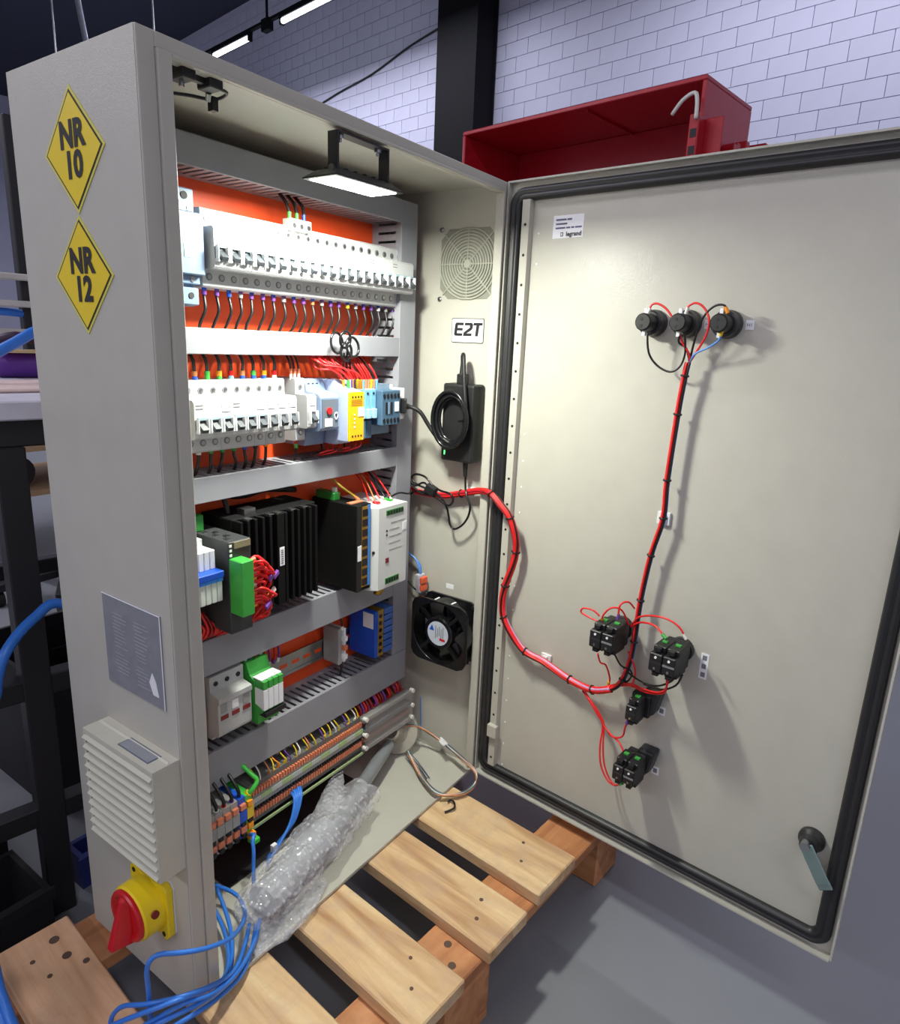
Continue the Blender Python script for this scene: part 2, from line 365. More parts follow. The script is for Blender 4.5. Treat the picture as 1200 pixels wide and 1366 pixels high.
# front flange with raised rain lip on each side
FW = 0.030
mb = MB(); mb.box(0, 0.0165, 0, 0.0026, 0.0, H); mb.build('front_flange', paint, enc, 0.0011, 2)
mb = MB(); mb.box(0.0166, FW, -0.003, 0.0022, 0.009, H - 0.0125); mb.box(FW - 0.0022, FW, 0.0022, 0.016, 0.009, H - 0.0125); mb.build('rain_lip', paint, enc, 0.0010, 2)
mb = MB(); mb.box(W - 0.012, W, 0, 0.0026, 0.0, H); mb.build('front_flange', paint, enc, 0.0011, 2)
mb = MB(); mb.box(W - 0.017, W - 0.0121, -0.003, 0.012, 0.009, H - 0.0125); mb.build('rain_lip', paint, enc, 0.0015, 2)
mb = MB(); mb.box(0.0166, W - 0.0121, 0, 0.0026, H - 0.0124, H); mb.build('front_flange', paint, enc, 0.0011, 2)
mb = MB(); mb.box(FW + 0.0001, W - 0.0171, -0.003, 0.0022, H - 0.0165, H - 0.0125); mb.box(FW + 0.0001, W - 0.0171, 0.0022, 0.012, H - 0.0165, H - 0.0145); mb.build('rain_lip', paint, enc, 0.0010, 2)
mb = MB(); mb.box(0.0166, W - 0.0121, 0, 0.0025, 0, 0.006); mb.build('front_flange', paint, enc, 0.0011, 2)
MB().box(0.022, 0.572, 0.2001, 0.203, 0.03, 0.978).build('mounting_plate', orange, enc)
for x in (0.04, 0.555):
    for z in (0.05, 0.965): MB().cyl((x, 0.203, z), (x, D - TT, z), 0.006, n=8).build('standoff', steel, enc)
# door
A0 = Vector((0.595, -0.001, 0)); TH = -0.0897
DS = Vector((math.sin(TH), -math.cos(TH), 0)); DN = Vector((-math.cos(TH), -math.sin(TH), 0))
def DP(s, z, off=0.0): return A0 + DS * s + DN * off + Vector((0, 0, z))
def dbox(mb, s0, s1, z0, z1, o0, o1, m=0):
    return mb.hexa([DP(s0, z0, o0), DP(s1, z0, o0), DP(s1, z0, o1), DP(s0, z0, o1), DP(s0, z1, o0), DP(s1, z1, o0), DP(s1, z1, o1), DP(s0, z1, o1)], m)
mb = MB(); dbox(mb, 0.003, 0.595, 0.0, 1.0, -0.012, 0.0); dbox(mb, 0.003, 0.0055, 0, 1.0, 0, 0.010); dbox(mb, 0.5925, 0.595, 0, 1.0, 0, 0.010); dbox(mb, 0.0056, 0.5924, 0, 0.0025, 0, 0.014); dbox(mb, 0.0056, 0.5924, 0.9975, 1.0, 0, 0.010)
door = mb.build('door', paint, enc); tag(door, 'open beige-grey door seen from inside')
def rrect(s0, s1, z0, z1, r, k=6):
    P = []
    for cx, cz, a0 in ((s1 - r, z0 + r, -90), (s1 - r, z1 - r, 0), (s0 + r, z1 - r, 90), (s0 + r, z0 + r, 180)):
        for i in range(k + 1):
            a = R(a0 + 90 * i / k); P.append((cx + r * math.cos(a), cz + r * math.sin(a)))
    return P
gm = MB(); po = rrect(0.0070, 0.5890, 0.0095, 0.9905, 0.022); pi_ = rrect(0.0275, 0.5695, 0.0285, 0.9715, 0.008); n = len(po)
prof = [(0, 0.0), (0.0, 0.004), (0.18, 0.010), (0.40, 0.0105), (0.52, 0.006), (0.64, 0.010), (0.85, 0.0095), (1, 0.004), (1, 0.0)]
b0 = len(gm.v)
for i in range(n):
    for w_, h_ in prof:
        gm.v.append(tuple(DP(po[i][0] * (1 - w_) + pi_[i][0] * w_, po[i][1] * (1 - w_) + pi_[i][1] * w_, h_)))
L = len(prof)
for i in range(n):
    j = (i + 1) % n
    for k in range(L - 1): gm.face((b0 + i * L + k, b0 + i * L + k + 1, b0 + j * L + k + 1, b0 + j * L + k), 0, True)
gk = gm.build('gasket', rubber, door); tag(gk, 'black rubber sealing gasket around the door edge')
# perforated stiffener rail on the hinge side
sm = MB(); dbox(sm, 0.0325, 0.0455, 0.028, 0.972, 0.0, 0.011)
sm.build('stiffener_rail', paint, door)
for i in range(22):
    z = 0.045 + i * 0.0425
    MB().cyl(DP(0.039, z, 0.0085), DP(0.039, z, 0.0114), 0.0022, n=8).build('hole', ink, door)
    if i % 1 == 0: MB().cyl(DP(0.0568, z - 0.012, 0.0), DP(0.0568, z - 0.012, 0.0006), 0.0016, n=6).build('weld_spot', label, door)
dbox(MB(), 0.0315, 0.0505, 0.088, 0.112, 0.0105, 0.019).build('rail_clip', paint, door, 0.001, 1)
lk = MB(); lk.lathe(DP(0.546, 0.156, 0), DN, [(0.016, 0), (0.016, 0.006), (0.0125, 0.012), (0.011, 0.022), (0, 0.022)]); lk.build('lock_barrel', rubber, door)
a = (DP(0.571, 0.116, 0.026) - DP(0.543, 0.160, 0.026)); ad = a.normalized(); pp = ad.cross(DN)
cm_ = MB(); cm_.obox(DP(0.543, 0.160, 0.026) + a * 0.5, a * 0.5, pp * 0.0085, DN * 0.0013); cm_.obox(DP(0.543, 0.160, 0.026) + a * 1.02 + DN * -0.001, ad * 0.006, pp * 0.0085, DN * 0.0013); cm_.build('lock_cam', M('zinc_green', (150, 172, 168), 0.3, 0.8), door, 0.001, 1)
MB().cyl(DP(0.543, 0.160, 0.022), DP(0.543, 0.160, 0.032), 0.006, n=12).build('cam_screw', steel, door)
for z in (0.08, 0.92): MB().cyl((0.594, -0.004, z - 0.02), (0.594, -0.004, z + 0.02), 0.0035, n=10).build('hinge_pin', paint, enc)

# ------------------------------------------------------------------ outside of the enclosure (left side)
def diamond(name, lab, yc, zc, num):
    th = thing(name, lab, 'sign', (0, yc, zc - 0.054))
    hw, hh = 0.0525, 0.0535
    fn = lambda a, b, t_: (t_, yc - a, zc + b)
    MB().prism([(0, -hh), (hw, 0), (0, hh), (-hw, 0)], fn, -0.0007, -0.0001).build('backing', yedge, th)
    k = 0.93; MB().prism([(0, -hh * k), (hw * k, 0), (0, hh * k), (-hw * k, 0)], fn, -0.0010, -0.0007).build('border', ink, th)
    k = 0.885; MB().prism([(0, -hh * k), (hw * k, 0), (0, hh * k), (-hw * k, 0)], fn, -0.0013, -0.0009).build('field', yellow, th)
    text('NR', 0.031, (-0.0013, yc, zc + 0.0125), (0, -1, 0), (0, 0, 1), ink, th, offset=0.042)
    text(num, 0.031, (-0.0013, yc, zc - 0.0130), (0, -1, 0), (0, 0, 1), ink, th, offset=0.042)
diamond('warning_sign', 'upper yellow diamond warning sign, reading NR 10, on the enclosure side', 0.1072, 0.9185, '10')
diamond('warning_sign', 'lower yellow diamond warning sign, reading NR 12, on the enclosure side', 0.1085, 0.8105, '12')
npz = thing('nameplate', 'grey metal rating plate with faint lettering on the enclosure side', 'plate', (0, 0.0735, 0.382))
MB().box(-0.0012, 0, 0.020, 0.127, 0.383, 0.488).build('plate', alu, npz)
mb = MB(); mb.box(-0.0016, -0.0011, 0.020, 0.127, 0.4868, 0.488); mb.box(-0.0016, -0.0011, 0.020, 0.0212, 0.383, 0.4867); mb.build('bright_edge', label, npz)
mb = MB()
for i in range(18):
    z = 0.468 - i * 0.0042
    for (ya, yb) in ((0.110 , 0.082), (0.070, 0.042)):
        if random.random() < 0.85: mb.box(-0.0015, -0.0011, ya - random.random() * 0.004, yb + random.random() * 0.012, z, z + 0.0011)
mb.build('engraved_lines', M('engraving', (160, 161, 168), 0.4, 0.2), npz)
MB().prism([(0.030, 0.395), (0.040, 0.395), (0.046, 0.408), (0.040, 0.420), (0.034, 0.411)], lambda a, b, t_: (t_, a, b), -0.0016, -0.0011).build('emblem', label, npz)
# exhaust filter with louvres
fv = thing('filter_vent', 'beige louvred filter vent on the enclosure side above the switch', 'vent', (-0.015, 0.071, 0.2))
ventm = M('vent_plastic', (196, 194, 178), 0.45, var=0.02)
mb = MB(); Y0, Y1, Z0, Z1 = 0.004, 0.138, 0.200, 0.333
mb.box(-0.030, -0.0001, Y0, Y0 + 0.004, Z0, Z1 - 0.005); mb.box(-0.030, -0.0001, Y1 - 0.004, Y1, Z0, Z1 - 0.005); mb.box(-0.030, -0.0001, Y0, Y1, Z1 - 0.0049, Z1); mb.box(-0.030, -0.0001, Y0 + 0.0041, Y1 - 0.0041, Z0 + 0.0001, Z0 + 0.004); mb.box(-0.006, -0.0002, Y0 + 0.0041, Y1 - 0.0041, Z0 + 0.0041, Z1 - 0.005)
mb.build('housing', ventm, fv)
nsl = 11
for i in range(nsl):
    z = Z0 + 0.006 + i * (Z1 - Z0 - 0.014) / (nsl - 1) - 0.002
    MB().prism([(-0.033, z), (-0.030, z - 0.0015), (-0.010, z + 0.0075), (-0.010, z + 0.011), (-0.028, z + 0.0045)], lambda a, b, t_: (a, t_, b), Y0 + 0.002, Y1 - 0.002).build('slat', ventm, fv)
MB().box(-0.024, -0.008, 0.022, 0.078, Z1, Z1 + 0.0004).build('label_frame', darkgrey, fv); MB().box(-0.0228, -0.0092, 0.0235, 0.0765, Z1 + 0.0003, Z1 + 0.0006).build('rating_label', M('label_grey', (142, 146, 156), 0.5), fv)
mb = MB()
for i in range(5): mb.box(-0.0216 + i * 0.0024, -0.0209 + i * 0.0024, 0.027, 0.073 - 0.006 * (i % 2), Z1 + 0.0005, Z1 + 0.0008)
mb.build('print_lines', MATS['label_grey'] if False else greyp, fv)
# main switch
ms = thing('rotary_switch', 'red and yellow rotary main switch low on the enclosure side', 'switch', (0, 0.066, 0.09))
yc, zc = 0.066, 0.127
fnx = lambda a, b, t_: (t_, yc - a, zc + b)
P = [(-0.036, -0.030), (-0.036, 0.030), (-0.030, 0.037), (-0.012, 0.033), (0.012, 0.033), (0.030, 0.037), (0.036, 0.030), (0.036, -0.030), (0.030, -0.037), (0.012, -0.033), (-0.012, -0.033), (-0.030, -0.037)]
MB().prism(P, fnx, -0.0015, 0).build('base_rim', white, ms)
MB().prism(P, fnx, -0.010, -0.0015).build('base_plate', yellow, ms, 0.0015, 2)
MB().lathe((-0.010, yc, zc), (-1, 0, 0), [(0.033, 0), (0.033, 0.004), (0.0325, 0.022), (0.030, 0.024), (0.028, 0.024)], 32).build('collar', yellow, ms)
MB().lathe((-0.010, yc, zc), (-1, 0, 0), [(0.0302, 0.020), (0.0302, 0.027), (0.0285, 0.029), (0.025, 0.029), (0.022, 0.0255), (0.0, 0.0255)], 32).build('dial', red, ms)
hx = MB(); hx.hexa([(-0.034, yc - 0.009, zc - 0.033), (-0.034, yc + 0.013, zc - 0.033), (-0.058, yc + 0.010, zc - 0.034), (-0.058, yc - 0.001, zc - 0.034), (-0.034, yc - 0.006, zc + 0.026), (-0.034, yc + 0.008, zc + 0.026), (-0.042, yc + 0.005, zc + 0.024), (-0.042, yc - 0.002, zc + 0.024)]); hx.build('handle', red, ms, 0.0025, 2)
MB().box(-0.0365, -0.0352, yc + 0.004, yc + 0.010, zc + 0.004, zc + 0.0235).build('pointer', orangeb, ms)
MB().cyl((-0.022, yc - 0.0315, zc + 0.010), (-0.022, yc - 0.0340, zc + 0.0105), 0.0045, n=10).build('padlock_hole', M('hole_red', (120, 30, 24), 0.6), ms)
for yy, zz in ((yc + 0.027, zc + 0.029), (yc - 0.027, zc - 0.029)): MB().cyl((-0.0101, yy, zz), (-0.0108, yy, zz), 0.003, n=10).build('screw_hole', ink, ms)

# ------------------------------------------------------------------ on the door
st = thing('sticker', 'white maker sticker near the top hinge corner of the door', 'sticker', DP(0.105, 0.917, 0))
st_rot = 0.09
sx = (DS + Vector((0, 0, 0.0))).normalized(); sy = Vector((0, 0, 1))
dbox(MB(), 0.081, 0.1305, 0.9165, 0.9475, 0.0, 0.0004).build('paper', label, st)
inkv = M('ink_violet', (86, 84, 118), 0.6)
pl_ = MB()
for i, segs in enumerate((((0.0, 0.017), (0.0185, 0.026)), ((0.0, 0.0185),), ((0.0, 0.016), (0.0175, 0.024), (0.0255, 0.0305), (0.032, 0.0425)))):
    for a_, b_ in segs: dbox(pl_, 0.0855 + a_, 0.0855 + b_, 0.9405 - i * 0.0056, 0.9427 - i * 0.0056, 0.0004, 0.0007)
pl_.build('print_lines', inkv, st)
text('legrand', 0.0085, DP(0.1285, 0.9215, 0.0004), DS, (0, 0, 1), ink, st, 'logo', offset=0.03, align='RIGHT')
mb = MB(); mb.hexa([DP(a_, b_, o_) for o_ in (0.0004, 0.0008) for a_, b_ in ((0.0945, 0.919), (0.0985, 0.919), (0.0985, 0.9245), (0.0945, 0.9245))]); mb.build('logo_square', ink, st)
MB().hexa([DP(a_, b_, o_) for o_ in (0.0006, 0.001) for a_, b_ in ((0.0955, 0.9200), (0.0975, 0.9200), (0.0975, 0.9235), (0.0955, 0.9235))]).build('logo_gap', label, st)
# pilot lamps
names = ('leftmost', 'middle', 'rightmost')
for i, (s, lb) in enumerate(((0.252, 'HL'), (0.298, 'H2'), (0.349, 'H1'))):
    z = 0.8005
    pl = thing('pilot_lamp', 'black round pilot lamp back on the door, %s of three' % names[i], 'pilot lamp', DP(s, z, 0), 'pilot lamps in a row on the door')
    MB().lathe(DP(s, z, 0), DN, [(0.0175, 0), (0.0175, 0.006), (0.0165, 0.010), (0.0160, 0.018), (0.0140, 0.0195), (0.0, 0.0195)], 26).build('lock_nut', rubber, pl)
    MB().lathe(DP(s + 0.001, z, 0), DN, [(0.0112, 0.019), (0.0112, 0.040), (0.0095, 0.042), (0, 0.042)], 22).build('contact_housing', black, pl)
    for dz in (-1, 1):
        MB().obox(DP(s + 0.001, z + dz * 0.0130, 0.034), DS * 0.0020, Vector((0, 0, 0.0042)), DN * 0.002).build('terminal', label, pl)
    for dz in (-0.005, 0.004): MB().cyl(DP(s - 0.001, z + dz, 0.042), DP(s - 0.001, z + dz, 0.0425), 0.0022, n=8).build('screw', ink, pl)
    tgo = thing('tag_label', 'small white tag beside the %s pilot lamp' % names[i], 'label', DP(s + 0.0255, z - 0.006, 0))
    dbox(MB(), s + 0.0205, s + 0.0305, z - 0.006, z + 0.0055, 0, 0.0005).build('paper', label, tgo)
    text(lb, 0.006, DP(s + 0.0255, z - 0.0003, 0.0004), DS, (0, 0, 1), inkg, tgo, 'print')
# push button contact blocks
def contact_block(lab, s, z, depth, wds, wide, foot='round', sc=1.0):
    th = thing('contact_block', lab, 'push button', DP(s, z, 0))
    if foot == 'round': MB().lathe(DP(s, z, 0), DN, [(0.0175, 0), (0.0175, 0.008), (0.0145, 0.0085), (0.0145, 0.016), (0, 0.016)], 24).build('mounting_ring', rubber, th)
    else:
        MB().obox(DP(s + 0.010, z + 0.006, 0.012), DS * 0.013, Vector((0, 0, 0.019)) + DS * 0.004, DN * 0.012).build('mounting_collar', rubber, th, 0.004, 2)
    MB().obox(DP(s, z, 0.020), DS * 0.016 * sc, Vector((0, 0, 0.019 * sc)), DN * 0.007).build('adapter', black, th, 0.002, 2)
    nb = 2 if wide else 1
    for k in range(nb):
        s_ = s + (k - (nb - 1) / 2) * 0.0185 * sc
        bw = 0.0088 * sc
        mb = MB()
        mb.obox(DP(s_, z, 0.027 + depth / 2), DS * bw, Vector((0, 0, 0.013 * sc)), DN * depth / 2)
        mb.obox(DP(s_, z + 0.016 * sc, 0.027 + depth * 0.38), DS * bw, Vector((0, 0, 0.0045 * sc)), DN * depth * 0.36)
        mb.obox(DP(s_, z - 0.016 * sc, 0.027 + depth * 0.38), DS * bw, Vector((0, 0, 0.0045 * sc)), DN * depth * 0.36)
        bo = mb.build('contact_body', black, th, 0.0012, 1)
        MB().obox(DP(s_, z, 0.0272 + depth), DS * bw * 0.92, Vector((0, 0, 0.0014)), DN * 0.0004).build('label_groove', inkg if k else rubber, bo)
        for e in (-1, 1): MB().obox(DP(s_, z + e * 0.0178 * sc, 0.027 + depth * 0.80), DS * bw * 0.45, Vector((0, 0, 0.0024)), DN * depth * 0.12).build('wire_clamp', black, bo)
        for dz in (0.008, -0.008):
            MB().cyl(DP(s_, z + dz * sc, 0.027 + depth), DP(s_, z + dz * sc, 0.0280 + depth), 0.0018 * sc, n=10).build('terminal_screw', label if dz > 0 else steel, bo)
            MB().obox(DP(s_, z + dz * 2.55 * sc, 0.027 + depth * 0.35), DS * 0.0035, Vector((0, 0, 0.002)), DN * 0.003).build('green_clip', greenp, bo)
    return th
contact_block('black push button contacts at the end of the red loops, nearest the hinge', 0.255, 0.362, 0.044, 2, True)
contact_block('black push button contacts beside the tall three-square tag', 0.346, 0.358, 0.045, 2, True)
contact_block('small black switch contact below the wire branch on the door', 0.306, 0.263, 0.032, 1, False, 'square', 0.9)
contact_block('lowest black push button contacts on the door', 0.309, 0.168, 0.040, 2, True, 'square', 0.92)
for lab, s, z, hh in (('tall white tag with three squares beside push button contacts', 0.379, 0.342, 0.019), ('small white tag beside the single switch contact', 0.329, 0.252, 0.0065), ('small white tag beside the lowest push button contacts', 0.331, 0.153, 0.0065)):
    tg = thing('tag_label', lab, 'label', DP(s, z - hh, 0))
    dbox(MB(), s - 0.0055, s + 0.0055, z - hh, z + hh, 0, 0.0005).build('paper', label, tg)
    nsq = 3 if hh > 0.01 else 1
    for q in range(nsq):
        zc_ = z + (q - (nsq - 1) / 2) * 0.0125
        dbox(MB(), s - 0.003, s + 0.003, zc_ - 0.0035, zc_ + 0.0035, 0.0005, 0.0008).build('printed_square', inkg, tg)
# adhesive tie mounts
for lab, s, z in (('white adhesive cable tie mount on the long straight harness run', 0.2975, 0.539), ('white adhesive cable tie mount where the harness turns sideways', 0.130, 0.266), ('small white adhesive tie mount by the stiffener rail', 0.040, 0.392)):
    tm = thing('tie_mount', lab, 'cable mount', DP(s, z, 0))
    MB().obox(DP(s, z, 0.002), DS * 0.0095, Vector((0, 0, 0.0095)), DN * 0.002).build('pad', white, tm, 0.001, 1)
    MB().obox(DP(s, z, 0.0055), DS * 0.004, Vector((0, 0, 0.006)), DN * 0.0018).build('bridge', white, tm)

# ------------------------------------------------------------------ harness from enclosure wall to the door
HW = [(0.58, 0.185, 0.508), (0.58, 0.139, 0.504), (0.58, 0.09, 0.506), (0.58, 0.051, 0.516), (0.575, 0.011, 0.528), (0.565, -0.017, 0.529)]
HD = [(0.561, -0.038, 0.515), (0.56, -0.057, 0.497), (0.564, -0.067, 0.467), (0.569, -0.067, 0.44), (0.569, -0.062, 0.413), (0.57, -0.051, 0.378), (0.571, -0.047, 0.35), (0.57, -0.052, 0.322), (0.569, -0.07, 0.297), (0.568, -0.097, 0.274), (0.568, -0.133, 0.267), (0.563, -0.182, 0.254), (0.555, -0.224, 0.254), (0.547, -0.256, 0.27), (0.545, -0.272, 0.292), (0.548, -0.279, 0.324), (0.55, -0.281, 0.354), (0.551, -0.283, 0.418), (0.551, -0.29, 0.487), (0.55, -0.301, 0.543), (0.55, -0.3, 0.596), (0.55, -0.303, 0.685), (0.547, -0.307, 0.735), (0.547, -0.309, 0.752)]
PATH = HW + HD
har = thing('wire_harness', 'red wire harness tied along the door from the enclosure wall to the lamps', 'wire harness', (0.56, -0.05, 0.25))
def spread(pts, r, ang, twist=0.25):
    out = []
    for i, p in enumerate(pts):
        a = ang + twist * i; P_ = Vector(p)
        tdir = (Vector(pts[min(i + 1, len(pts) - 1)]) - Vector(pts[max(i - 1, 0)])).normalized()
        u = tdir.orthogonal().normalized() if abs(tdir.x) > 0.9 else (Vector((1, 0, 0)) - tdir * tdir.x).normalized(); w = tdir.cross(u)
        out.append(P_ + (u * math.cos(a) + w * math.sin(a)) * r)
    return out
nA = len(HW) + 13
mats_ = [redw, redw, redw, M('dark_red_strand', (150, 20, 36), 0.4), redw, redw, M('pink_wire', (196, 150, 190), 0.4), redw, redw, blackw]
for k in range(10):   # thick part up to the branching
    MB().tube(spread(PATH[:nA + 1], 0.0038 if k else 0, k * 0.7), 0.0021, 6).build('wire', mats_[k], har)
m2 = [redw, redw, blackw, lbluew, lbluew, redw]
for k in range(6):    # thinner run up to the pilot lamps
    MB().tube(spread(PATH[nA - 3:], 0.0026 if k else 0, (0, 2.4, 3.9, 5.0, 5.8, 1.2)[k], 0.03), 0.0016, 6).build('wire', m2[k], har)
loops = [
 (redw, [(0.547, -0.311, 0.752), (0.542, -0.31, 0.763), (0.538, -0.301, 0.777), (0.534, -0.292, 0.797), (0.535, -0.279, 0.815), (0.536, -0.266, 0.823), (0.537, -0.257, 0.822), (0.537, -0.253, 0.812)]),
 (blackw, [(0.537, -0.255, 0.788), (0.542, -0.258, 0.762), (0.546, -0.27, 0.746), (0.544, -0.288, 0.739), (0.543, -0.3, 0.746), (0.542, -0.305, 0.761), (0.537, -0.305, 0.777), (0.532, -0.305, 0.784)]),
 (redw, [(0.547, -0.311, 0.752), (0.541, -0.32, 0.767), (0.535, -0.33, 0.785), (0.53, -0.333, 0.803), (0.531, -0.325, 0.818), (0.532, -0.314, 0.824), (0.532, -0.305, 0.82), (0.533, -0.303, 0.813)]),
 (blackw, [(0.547, -0.311, 0.752), (0.542, -0.314, 0.772), (0.536, -0.32, 0.798), (0.53, -0.329, 0.813), (0.529, -0.339, 0.821), (0.528, -0.349, 0.821), (0.528, -0.353, 0.814)]),
 (lbluew, [(0.547, -0.311, 0.752), (0.541, -0.318, 0.763), (0.535, -0.334, 0.771), (0.529, -0.347, 0.78), (0.528, -0.35, 0.791)]),
 (blackw, [(0.547, -0.311, 0.752), (0.542, -0.306, 0.769), (0.538, -0.297, 0.776), (0.533, -0.298, 0.784)]),
 (redw, [(0.551, -0.27, 0.376), (0.541, -0.261, 0.4), (0.532, -0.248, 0.403), (0.528, -0.239, 0.391), (0.528, -0.237, 0.379)]),
 (redw, [(0.529, -0.233, 0.387), (0.53, -0.222, 0.393), (0.531, -0.207, 0.392), (0.531, -0.203, 0.385), (0.531, -0.213, 0.381), (0.529, -0.234, 0.378)]),
 (redw, [(0.55, -0.276, 0.404), (0.541, -0.269, 0.415), (0.531, -0.261, 0.411), (0.531, -0.26, 0.391)]),
 (redw, [(0.55, -0.274, 0.377), (0.539, -0.287, 0.397), (0.527, -0.308, 0.409), (0.52, -0.331, 0.413), (0.518, -0.349, 0.407), (0.518, -0.359, 0.394)]),
 (redw, [(0.55, -0.274, 0.375), (0.539, -0.29, 0.39), (0.527, -0.314, 0.396), (0.52, -0.332, 0.386)]),
 (redw, [(0.554, -0.235, 0.256), (0.552, -0.257, 0.272), (0.544, -0.286, 0.287), (0.537, -0.307, 0.288), (0.525, -0.33, 0.298), (0.519, -0.342, 0.308), (0.519, -0.342, 0.325), (0.519, -0.339, 0.331)]),
 (redw, [(0.554, -0.235, 0.260), (0.550, -0.257, 0.276), (0.542, -0.286, 0.291), (0.535, -0.307, 0.293), (0.523, -0.33, 0.301), (0.517, -0.342, 0.312), (0.517, -0.344, 0.327)]),
 (blackw, [(0.551, -0.27, 0.307), (0.544, -0.284, 0.304), (0.537, -0.305, 0.302), (0.53, -0.327, 0.307), (0.519, -0.346, 0.324), (0.518, -0.352, 0.333)]),
 (blackw, [(0.526, -0.262, 0.338), (0.53, -0.272, 0.321), (0.539, -0.283, 0.314), (0.544, -0.285, 0.302), (0.55, -0.273, 0.283), (0.552, -0.25, 0.264)]),
 (blackw, [(0.537, -0.306, 0.3), (0.525, -0.334, 0.306), (0.513, -0.356, 0.325), (0.517, -0.362, 0.342)]),
 (redw, [(0.529, -0.236, 0.329), (0.533, -0.24, 0.314), (0.538, -0.247, 0.31), (0.547, -0.252, 0.287), (0.553, -0.249, 0.274)]),
 (redw, [(0.55, -0.274, 0.336), (0.544, -0.287, 0.32), (0.544, -0.29, 0.304), (0.539, -0.288, 0.288)]),
 (redw, [(0.561, -0.208, 0.246), (0.554, -0.227, 0.232), (0.553, -0.239, 0.218), (0.553, -0.247, 0.205), (0.546, -0.262, 0.198), (0.535, -0.281, 0.196), (0.529, -0.291, 0.188)]),
 (redw, [(0.561, -0.208, 0.242), (0.554, -0.224, 0.232), (0.552, -0.237, 0.218), (0.553, -0.247, 0.203), (0.548, -0.248, 0.171), (0.542, -0.254, 0.144), (0.536, -0.268, 0.127), (0.529, -0.283, 0.127), (0.523, -0.296, 0.139)]),
 (redw, [(0.563, -0.206, 0.244), (0.556, -0.226, 0.232), (0.554, -0.241, 0.218), (0.553, -0.249, 0.203), (0.547, -0.253, 0.173), (0.541, -0.26, 0.147), (0.535, -0.272, 0.131), (0.529, -0.284, 0.127)]),
 (redw, [(0.560, -0.206, 0.244), (0.553, -0.229, 0.230), (0.552, -0.253, 0.2), (0.541, -0.269, 0.197), (0.534, -0.285, 0.208), (0.529, -0.289, 0.226), (0.529, -0.292, 0.239)]),
]
for m_, pts in loops: MB().tube(pts, 0.0014, 6).build('wire', m_, har)
tips = [(greenp, 6), (whitew, 0), (whitew, 2), (orangeb, 3), (yelloww, 4), (violetw, 8), (greenp, 10), (whitew, 9), (yelloww, 16), (greenp, 19), (violetw, 21), (orangeb, 6)]
for m_, k in tips:
    e = Vector(loops[k][1][-1]); e2 = Vector(loops[k][1][-2]); dd = (e - e2).normalized()
    MB().cyl(e - dd * 0.006, e + dd * 0.002, 0.0023, n=8).build('ferrule', m_, har)
def tie(p, q, r, th, m_=blackw):
    p = Vector(p); d = (Vector(q) - Vector(p)).normalized(); u = d.orthogonal().normalized(); w = d.cross(u)
    return MB().tube([p + (u * math.cos(a_) + w * math.sin(a_)) * r for a_ in [2 * math.pi * i / 10 for i in range(10)]], 0.0014, 6, closed=True, sub=1).build('cable_tie', m_, th)
for i in (3, 5, 7, 9, 11, 13, 15, 17, 18): tie(PATH[i], PATH[i + 1], 0.0064, har)
for i in (20, 22, 23, 24, 25, 26, 27, 28): tie(PATH[i], PATH[min(i + 1, len(PATH) - 1)], 0.0047, har)
MB().obox((0.591, 0.0405, 0.519), (0.002, 0, 0), (0, 0.009, 0), (0, 0, 0.009)).build('tie_base', white, har)

# ------------------------------------------------------------------ right inner wall
XW = W - TT
YD = Vector((0, -1, 0)); ZD = Vector((0, 0, 1))
gr = thing('filter_grille', 'round louvred fan grille near the top of the right inner wall', 'grille', (XW, 0.065, 0.833))
grm = M('grille_plastic', (168, 168, 154), 0.45, var=0.02); grd = M('grille_recess_grey', (134, 134, 122), 0.7, var=0.02)  # darker grey for the filter mat behind the rings
yc, zc = 0.066, 0.8865
oct_ = lambda h, c: [(-h, -h + c), (-h + c, -h), (h - c, -h), (h, -h + c), (h, h - c), (h - c, h), (-h + c, h), (-h, h - c)]
fw_ = lambda a, b, t_: (XW - t_, yc - a, zc + b)
MB().prism(oct_(0.0535, 0.016), fw_, -0.001, 0.0006).build('filter_mat', grd, gr)
for i in range(11):
    r = 0.006 + i * 0.0048
    pts = [(XW - 0.0016, yc + max(-0.053, min(0.053, r * math.cos(a_))), zc + max(-0.053, min(0.053, r * math.sin(a_)))) for a_ in [2 * math.pi * k / 32 for k in range(32)]]
    MB().tube(pts, 0.0015, 5, closed=True, sub=1).build('ring', grm, gr)
for k in range(8):
    a_ = k * math.pi / 4; l = 0.0535 if k % 2 == 0 else 0.066
    MB().obox((XW - 0.0018, yc + math.cos(a_) * l / 2, zc + math.sin(a_) * l / 2), (0.0012, 0, 0), (0, math.cos(a_) * l / 2, math.sin(a_) * l / 2), (0, -math.sin(a_) * 0.0009, math.cos(a_) * 0.0009)).build('spoke', grm, gr)
MB().cyl((XW, yc, zc), (XW - 0.004, yc, zc), 0.006, n=14).build('hub', grm, gr)
for a_ in (-1, 1):
    for b_ in (-1, 1): MB().lathe((XW, yc + a_ * 0.0535, zc + b_ * 0.0535), (-1, 0, 0), [(0.0042, 0), (0.0040, 0.0015), (0.002, 0.003), (0, 0.0031)], 12).build('screw', steel, gr)
